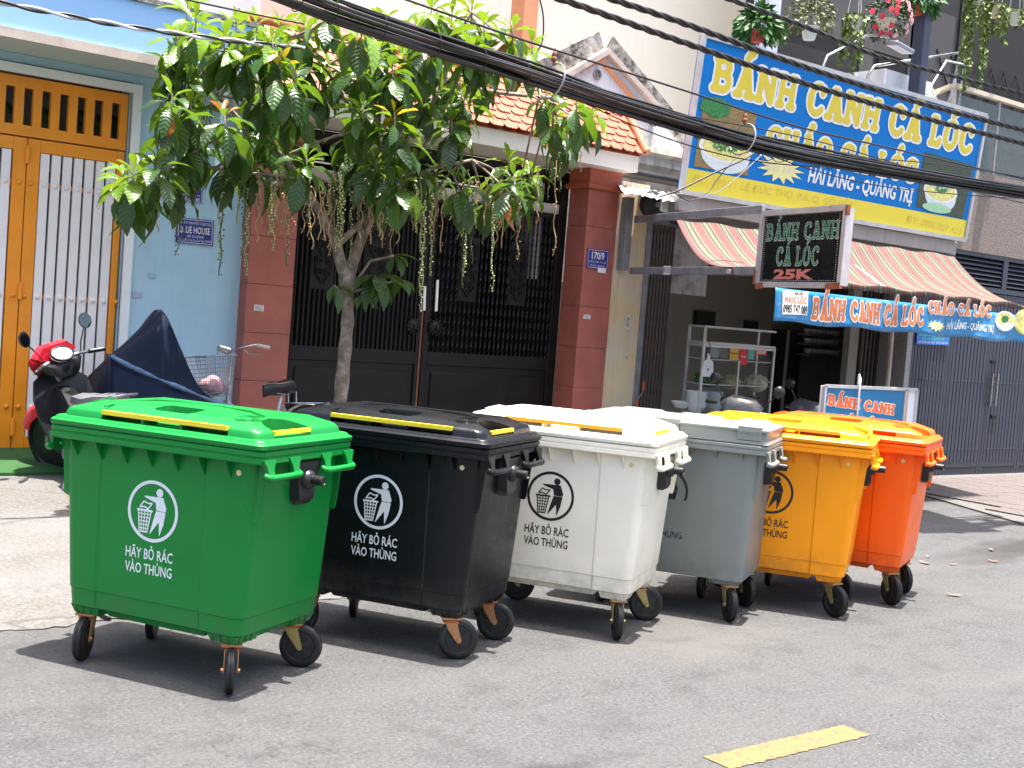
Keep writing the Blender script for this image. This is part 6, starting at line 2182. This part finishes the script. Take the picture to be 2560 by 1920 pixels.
# wire basket in front of the bars
b = B()
T_ = [(.42, -.17, 1.12), (.74, -.19, 1.10), (.74, .19, 1.10), (.42, .17, 1.12)]
B_ = [(.45, -.11, .77), (.66, -.12, .75), (.66, .12, .75), (.45, .11, .77)]
T_, B_ = [Vector(p) for p in T_], [Vector(p) for p in B_]
b.tube(T_ + [T_[0]], .009, 6)
b.tube(B_ + [B_[0]], .005, 5)
for i in range(4):
    j = (i + 1) % 4
    for k in range(11):
        f = k / 11
        b.cyl(T_[i].lerp(T_[j], f), B_[i].lerp(B_[j], f), .0027, n=4)
    for k in range(1, 10):
        f = k / 10
        b.cyl(T_[i].lerp(B_[i], f), T_[j].lerp(B_[j], f), .0027, n=4)
for k in range(1, 6):
    b.cyl(B_[0].lerp(B_[3], k / 6), B_[1].lerp(B_[2], k / 6), .0027, n=4)
obj('basket', b, M['steel'], t, local=True)
b = B()
for k in range(7):
    b.ball((.55 + .06 * math.sin(k * 2), .07 * math.cos(k * 1.7), .83 + .03 * (k % 3)), (.075, .065, .06), 7, 5)
bag = obj('plastic_bag', b, mat('pink_bag', (.55, .28, .30), .35, var=.4, scale=14), t, smooth=70, local=True)
b = B().loft([[(x, -w, z - .03), (x, -w * .8, z + .01), (x, 0, z + .025), (x, w * .8, z + .01), (x, w, z - .03), (x, w * .5, z - .10), (x, -w * .5, z - .10)] for x, w, z in ((-.0, .018, .85), (-.06, .032, .87), (-.16, .07, .87), (-.26, .12, .90), (-.30, .10, .895))])
obj('saddle', b, PB, t, smooth=60, local=True)
obj('seat_post', B().cyl((-.2, 0, .72), (-.21, 0, .83), .014, n=8).tube([(-.12, .04, .79), (-.25, .06, .78), (-.25, -.06, .78), (-.12, -.04, .79)], .006, 5), M['chrome'], t, smooth=50, local=True)
b = B().tube([(-.3, .06, .70), (-.72, .07, .70), (-.72, -.07, .70), (-.3, -.06, .70), (-.3, .06, .70)], .008, 6).tube([(-.33, .06, .70), (-.33, .06, .80), (-.33, -.06, .80), (-.33, -.06, .70)], .008, 6)
for s in (-1, 1):
    b.cyl((-.68, s * .07, .70), (-.5, s * .05, .33), .006, n=5)
obj('rack', b, M['chrome'], t, smooth=50, local=True)
for x in (.53, -.5):
    b = B()
    pts = [(x + .36 * math.cos(a), 0, .33 + .36 * math.sin(a)) for a in [math.radians(20 + k * 14) for k in range(11)]]
    b.loft([[Vector(p) + Vector((0, -.03, 0)), Vector(p) + (Vector(p) - Vector((x, 0, .33))).normalized() * .012, Vector(p) + Vector((0, .03, 0))] for p in pts])
    obj('mudguard', b, FRM, t, smooth=60, local=True)
rz = math.radians(190)
pos = place_xy((712, 985), 9.45, (-.18, 0, .85), rz, .92)
t.matrix_basis = Matrix.Translation(pos) @ Matrix.Rotation(rz, 4, 'Z') @ Matrix.Rotation(math.radians(6), 4, 'X') @ Matrix.Scale(.92, 4)

# ================================================================ street tree
BARK = mat('mottled_bark', (.17, .135, .105), .95, var=.3, scale=10, dirt=(.36, .31, .26), dirt_amt=.5, dirt_scale=9, bump=.9, bscale=30)
TY = 9.1
tree = thing('street_tree', 'street tree with large glossy leaves and hanging flower strings before the iron gate', 'tree', (5.42, TY, ramp_z(5.42, TY)))
tp = lambda u, v, y=TY: at(u, v, y)
P_ = spl([tp(846, 1080), tp(850, 1010), tp(862, 880), tp(870, 780), tp(866, 690)], 30)
rr = [.062 - .014 * i / 30 + .004 * math.sin(i * 1.3) for i in range(31)]
tk = B().tube(P_, rr, 14)
limbs = [([(866, 700), (850, 650), (838, 600), (815, 556), (790, 515), (755, 455), (715, 400), (640, 330)], .052, .018, 9.0), ([(868, 700), (884, 650), (903, 595), (930, 535), (955, 470), (985, 390), (1045, 300), (1108, 212)], .052, .03, 8.9), ([(1100, 222), (1130, 214), (1250, 232), (1380, 245)], .03, .015, 8.8), ([(1108, 212), (1120, 150), (1150, 80), (1180, 30)], .026, .012, 8.9), ([(845, 610), (900, 560), (960, 500), (1060, 430), (1180, 400)], .03, .012, 8.7), ([(760, 470), (640, 450), (540, 420), (420, 420)], .024, .01, 8.8), ([(700, 390), (600, 300), (520, 200), (490, 90)], .022, .01, 9.0), ([(985, 400), (900, 300), (820, 180), (740, 90)], .026, .01, 9.0)]
nodes = []
for pts, r0, r1, yy in limbs:
    q = spl([tp(u, v, TY + (yy - TY) * i / (len(pts) - 1)) for i, (u, v) in enumerate(pts)], 24)
    tk.tube(q, [r0 + (r1 - r0) * i / 24 for i in range(25)], 9)
    nodes += q[6:]
tk.ball(tp(868, 700), (.075, .07, .09), 10, 7)
obj('trunk', tk, BARK, tree, smooth=70)
lm = []
for nm, c1, c2, tl_ in (('leaf_mature', (.012, .036, .010), (.032, .088, .016), (.16, .30, .016)), ('leaf_young', (.07, .15, .012), (.12, .22, .018), (.24, .38, .018)), ('leaf_yellow', (.42, .28, .012), (.5, .36, .02), (.5, .4, .02)), ('leaf_orange', (.30, .10, .02), (.36, .15, .025), (.4, .15, .02))):
    b = N(nm)
    av = b.n('ShaderNodeAttribute', attribute_name='vein')
    af = b.n('ShaderNodeAttribute', attribute_name='tone')
    w = b.math('SINE', b.math('MULTIPLY', av.outputs['Fac'], 62.0))
    col = b.mix(af.outputs['Fac'], c1, c2)
    col = b.mix(b.ramp(w, [(.72, 0.0), (.95, .14)]), col, tl_)
    b.l(col, b.p.inputs['Base Color'])
    b.p.inputs['Roughness'].default_value = .30
    b.p.inputs['Specular IOR Level'].default_value = .55
    b.bump(w, .3, .005)
    ts = b.n('ShaderNodeBsdfTranslucent')
    ts.inputs[0].default_value = L(tl_)
    mx = b.n('ShaderNodeMixShader', Fac=.30)
    b.l(b.p.outputs[0], mx.inputs[1])
    b.l(ts.outputs[0], mx.inputs[2])
    b.l(mx.outputs[0], b.t.nodes['Material Output'].inputs[0])
    lm.append(b.m)


def leaf_geo(droop, fold, wav):
    """a long obovate leaf on x from 0 to 1 with a folded midrib; returns vertices, faces, vein coordinate"""
    n = 8
    prof = [.0, .055, .105, .15, .182, .195, .172, .105, .0]
    vs, vn = [], []
    for i in range(n + 1):
        x = i / n
        zc = .10 * x - droop * x * x
        w = prof[i]
        for s in (-1, 0, 1):
            z = zc + abs(s) * (fold * w + wav * math.sin(i * 2.1 + s))
            vs.append((x * (1 - .12 * droop * x), s * w, z))
            vn.append(x - abs(s) * w * .9)
    fs = []
    for i in range(n):
        a = i * 3
        fs += [(a, a + 3, a + 4, a + 1), (a + 1, a + 4, a + 5, a + 2)]
    return vs, fs, vn


GEO = [leaf_geo(.25, .45, .012), leaf_geo(.55, .35, .02), leaf_geo(.9, .5, .02), leaf_geo(.40, .2, .03)]


def leaf_mesh(gi, mi, tone):
    vs, fs, vn = GEO[gi]
    me = bpy.data.meshes.new('leaf')
    me.from_pydata(vs, [], fs)
    me.polygons.foreach_set('use_smooth', [True] * len(fs))
    me.attributes.new('vein', 'FLOAT', 'POINT').data.foreach_set('value', vn)
    me.attributes.new('tone', 'FLOAT', 'POINT').data.foreach_set('value', [tone] * len(vs))
    me.materials.append(lm[mi])
    return me


LMESH = {}
ROS = [(470, 20, 1), (560, 95, 1), (1180, 20, 1), (1080, 20, 1), (820, 20, 1), (490, 50, 1), (478, 115, 0), (465, 190, 0), (478, 265, 0), (492, 345, 0), (445, 425, 0), (395, 410, 0), (340, 425, 1), (640, 55, 1), (700, 60, 1), (615, 120, 0), (760, 75, 1), (680, 105, 0), (700, 165, 2), (735, 190, 0), (650, 215, 0), (735, 250, 0), (560, 285, 3), (610, 330, 0), (655, 300, 0), (570, 390, 0), (740, 330, 1), (800, 200, 0), (860, 150, 0), (765, 395, 0), (870, 330, 0), (905, 270, 0), (955, 335, 1), (985, 285, 2), (1000, 330, 0), (940, 400, 0), (1040, 400, 0), (900, 380, 0), (960, 50, 1), (1040, 70, 0), (1130, 40, 0), (1210, 60, 0), (1280, 70, 0), (1290, 130, 0), (1180, 120, 0), (1330, 115, 1), (1010, 140, 0), (1100, 165, 0), (950, 120, 0), (1060, 235, 0), (1210, 190, 0), (1160, 250, 0), (1365, 225, 0), (1385, 290, 0), (1440, 250, 0), (1480, 275, 1), (1410, 335, 0), (1270, 400, 1), (1325, 430, 1), (1285, 445, 0), (1090, 430, 0), (1160, 450, 0), (1220, 490, 0), (1290, 480, 0), (1000, 450, 0), (960, 450, 0), (700, 380, 1), (640, 395, 0), (900, 60, 1), (1060, 150, 0), (930, 200, 0), (1130, 300, 0), (1000, 215, 0), (770, 140, 0), (980, 170, 0), (1080, 110, 0), (1150, 200, 0), (1220, 120, 0), (900, 160, 0), (445, 90, 1), (430, 150, 0), (430, 240, 0), (590, 60, 1), (440, 320, 0), (370, 450, 0), (310, 440, 1)]
leaves = []
for u, v, ty in ROS:
    Y = 8.15 + 1.25 * rnd()
    if (u, v) in ((700, 165), (985, 285), (560, 285)):
        Y = 8.1
    c = at(u, v, Y)
    n = random.randint(14, 21)
    tilt = Vector((rnd() - .5, rnd() - .5, 0)) * .7
    a0 = rnd() * 6
    for k in range(n):
        f = k / (n - 1)
        a = a0 + k * 2.39996
        e = math.radians(60 - 128 * f + (rnd() - .5) * 30)
        d = (Vector((math.cos(a) * math.cos(e), math.sin(a) * math.cos(e), math.sin(e))) + tilt * .4).normalized()
        ln = (.125 + .145 * min(1, f * 1.6)) * (.7 + .55 * rnd())
        mi = 0
        if ty == 1 and f < .75:
            mi = 1
        elif ty == 2:
            mi = 2 if f < .33 else (1 if f < .5 else 0)
        elif ty == 3:
            mi = 3 if f < .16 else 0
        elif (f < .4 and rnd() < .5) or (v < 130 and f < .6 and rnd() < .6):
            mi = 1
        elif rnd() < .012:
            mi = 3
        gi = 0 if f < .3 else (1 if f < .6 else random.choice((1, 2, 3)))
        base = c - Vector((0, 0, .11 * f)) + d * .02
        leaves.append((base, d, ln, gi, mi, rnd(), rnd() - .5))
    nd = min(nodes, key=lambda q: (q - c).length)
    m_ = nd.lerp(c, .5) - NZ * .06
    tk2 = B().tube(spl([nd, m_, c - NZ * .14, c + NZ * .02], 10), [.012 - .006 * i / 10 for i in range(11)], 6)
    obj('twig', tk2, BARK, tree, smooth=70)
# small shoots on the trunk
for u, v, n, ln in ((940, 690, 10, .27), (985, 640, 4, .2), (835, 715, 3, .2), (1005, 700, 3, .2), (905, 740, 4, .16)):
    c = at(u, v, 8.95)
    for k in range(n):
        a = k * 2.4
        d = Vector((math.cos(a) * .8, -abs(math.sin(a)) * .6, -.25 - .5 * rnd() + (.6 if k % 3 == 0 else 0))).normalized()
        leaves.append((c, d, ln * (.8 + .4 * rnd()), 1, 0, .3 + .7 * rnd(), 0))
    tk2 = B().tube([at(868, 735, 9.08), at((868 + u) / 2, v + 12, 9.0), c], .012, 6)
    obj('twig', tk2, BARK, tree, smooth=70)


def leaf_matrix(L_):
    base, d, ln, gi, mi, tone, tw_ = L_
    z = Vector((0, 0, 1)) - d * d.z
    z = z.normalized() if z.length > .05 else Vector((1, 0, 0))
    q = Matrix.Rotation(tw_ * .9, 3, d)
    z = q @ z
    y = z.cross(d)
    return Matrix.Translation(base) @ (Matrix((d, y, z)).transposed() * ln).to_4x4()


leaves.sort(key=lambda q: (q[0] - CC).dot(CF) - q[2] * 2)
st = B()
vein, tone = [], []
for i, q in enumerate(leaves):
    mx = leaf_matrix(q)
    if i < 300:
        key = (q[3], q[4], round(q[5] * 3))
        if key not in LMESH:
            LMESH[key] = leaf_mesh(q[3], q[4], round(q[5] * 3) / 3)
        o = obj('leaf', LMESH[key], None, tree, local=True)
        o.matrix_parent_inverse = tree.matrix_basis.inverted()
        o.matrix_basis = mx
    else:
        vs, fs, vn = GEO[q[3]]
        st.add([mx @ Vector(v) for v in vs], fs, q[4])
        vein += vn
        tone += [q[5]] * len(vs)
o = obj('foliage', st, lm, tree, smooth=70)
o['kind'] = 'stuff'
o.data.attributes.new('vein', 'FLOAT', 'POINT').data.foreach_set('value', vein)
o.data.attributes.new('tone', 'FLOAT', 'POINT').data.foreach_set('value', tone)
# hanging flower strings
FS = {'g': mat('flower_string_green', (.20, .26, .06), .6, var=.3), 'b': mat('flower_string_dry', (.32, .22, .11), .8, var=.3), 'd': mat('flower_string_dark', (.06, .08, .03), .7, var=.3)}
BUD = flat('pale_bud', (.55, .58, .32), .5, .2)
STR = [(448, 470, 640, 'd'), (462, 500, 600, 'd'), (395, 480, 580, 'b'), (548, 500, 650, 'g'), (556, 480, 690, 'd'), (590, 300, 470, 'g'), (600, 310, 560, 'g'), (612, 460, 640, 'd'), (622, 470, 690, 'g'), (640, 430, 560, 'b'), (690, 430, 560, 'b'), (705, 440, 590, 'b'), (680, 420, 520, 'b'), (775, 430, 560, 'd'), (800, 440, 600, 'b'), (830, 430, 640, 'b'), (860, 470, 620, 'g'), (878, 470, 660, 'g'), (900, 480, 700, 'b'), (935, 470, 610, 'b'), (955, 480, 600, 'b'), (965, 470, 620, 'b'), (975, 460, 590, 'b'), (985, 490, 640, 'b'), (1000, 480, 610, 'b'), (1015, 470, 560, 'b'), (1055, 500, 780, 'g'), (1064, 500, 740, 'g'), (1078, 480, 690, 'g'), (1090, 500, 620, 'b'), (1110, 460, 630, 'b'), (1160, 500, 720, 'd'), (1172, 500, 690, 'g'), (1180, 470, 660, 'd'), (1210, 500, 610, 'd'), (1232, 490, 730, 'g'), (1245, 480, 610, 'b'), (1300, 470, 650, 'b'), (1345, 420, 560, 'b'), (1380, 360, 500, 'd'), (1390, 400, 640, 'b'), (1398, 380, 480, 'd'), (1450, 330, 430, 'b'), (545, 130, 250, 'd'), (530, 250, 330, 'd')]
for i in range(56):
    u = 640 + 640 * rnd()
    STR.append((u, 420 + 60 * rnd(), 540 + 150 * rnd() * rnd() + 20 * rnd(), random.choice('bbbbgd')))
for u, v0, v1, k in STR:
    Y = 8.4 + .7 * rnd()
    a, c = at(u, v0, Y), at(u - .03 * (v1 - v0) + (rnd() - .5) * 14, v1, Y)
    n = 14
    pts = [a.lerp(c, i / n) + Vector((.012 * math.sin(i * 1.1 + u), .01 * math.cos(i * 1.3), 0)) for i in range(n + 1)]
    b = B().tube(pts, .0048, 4)
    m = max(4, int((a - c).length / .022))
    for i in range(m):
        if k == 'b' and rnd() < .6:
            continue
        f = (i + .5) / m
        p = a.lerp(c, f) + Vector((rnd() - .5, rnd() - .5, 0)) * .03
        r = .0105 * (1.15 - .5 * f)
        b.add([p + Vector(q) * r for q in ((1, 0, 0), (-1, 0, 0), (0, 1, 0), (0, -1, 0), (0, 0, 1), (0, 0, -1))], [(0, 2, 4), (2, 1, 4), (1, 3, 4), (3, 0, 4), (2, 0, 5), (1, 2, 5), (3, 1, 5), (0, 3, 5)], 1)
    obj('flower_string', b, [FS[k], BUD if k == 'g' else FS[k]], tree)
# two white tags hung on the tree
for u0, v0, u1, v1 in ((1094, 700, 1090, 778), (1062, 715, 1060, 776)):
    p, q = at(u0, v0, 8.9), at(u1, v1, 8.9)
    obj('white_stick', B().cyl(p, q, .012, n=8), M['white_paint'], tree)

# ================================================================ litter on the road
LFM = {'p': mat('fallen_leaf_pink', (.30, .11, .09), .7, var=.3), 'r': mat('fallen_leaf_red', (.30, .035, .04), .7, var=.3), 'w': mat('paper_scrap', (.3, .29, .27), .8, var=.1)}
for u, v, k, r, lab in ((2210, 1507, 'r', .07, 'bright red fallen leaf on the road under the orange bin shadow'), (2386, 1489, 'p', .085, 'pink fallen leaf alone on the sunlit road right of the bins'), (2478, 1376, 'p', .075, 'flat pink fallen leaf on the far dark gutter patch'), (2483, 1404, 'p', .075, 'curled pale pink fallen leaf in the dark gutter patch'), (2383, 1412, 'p', .05, 'tiny orange fallen leaf at the left of the gutter patch'), (2312, 1408, 'p', .09, 'torn pink leaf scrap beside the orange bin wheel'), (2320, 1393, 'w', .04, 'small pale scrap near the orange bin'), (262, 1534, 'p', .10, 'orange plastic scrap behind the green bin wheel'), (2396, 1282, 'w', .03, 'small white scrap on the grey ground near the tiled pavement')):
    p = gz(u, v, .006)
    if p.y > 6.45:
        p = gz(u, v, ramp_z(p.x, p.y) + .006)
    n = 9
    a0 = rnd() * 6
    r *= .62
    bb = B()
    pts = [p + Vector((math.cos(a0) * x - math.sin(a0) * y, math.sin(a0) * x + math.cos(a0) * y, .006 + .009 * abs(x / r) ** 2)) for x, y in [(r * math.cos(i * 2 * PI / 10), .45 * r * math.sin(i * 2 * PI / 10) * (1 + .3 * math.sin(i * 3))) for i in range(10)]]
    bb.add(pts + [p + NZ * .006], [(i, (i + 1) % 10, 10) for i in range(10)])
    o = tag(obj('fallen_leaf' if k != 'w' else 'paper_scrap', bb, LFM[k]), lab, 'leaf' if k != 'w' else 'scrap')
    o.modifiers.new('thickness', 'SOLIDIFY').thickness = .0015
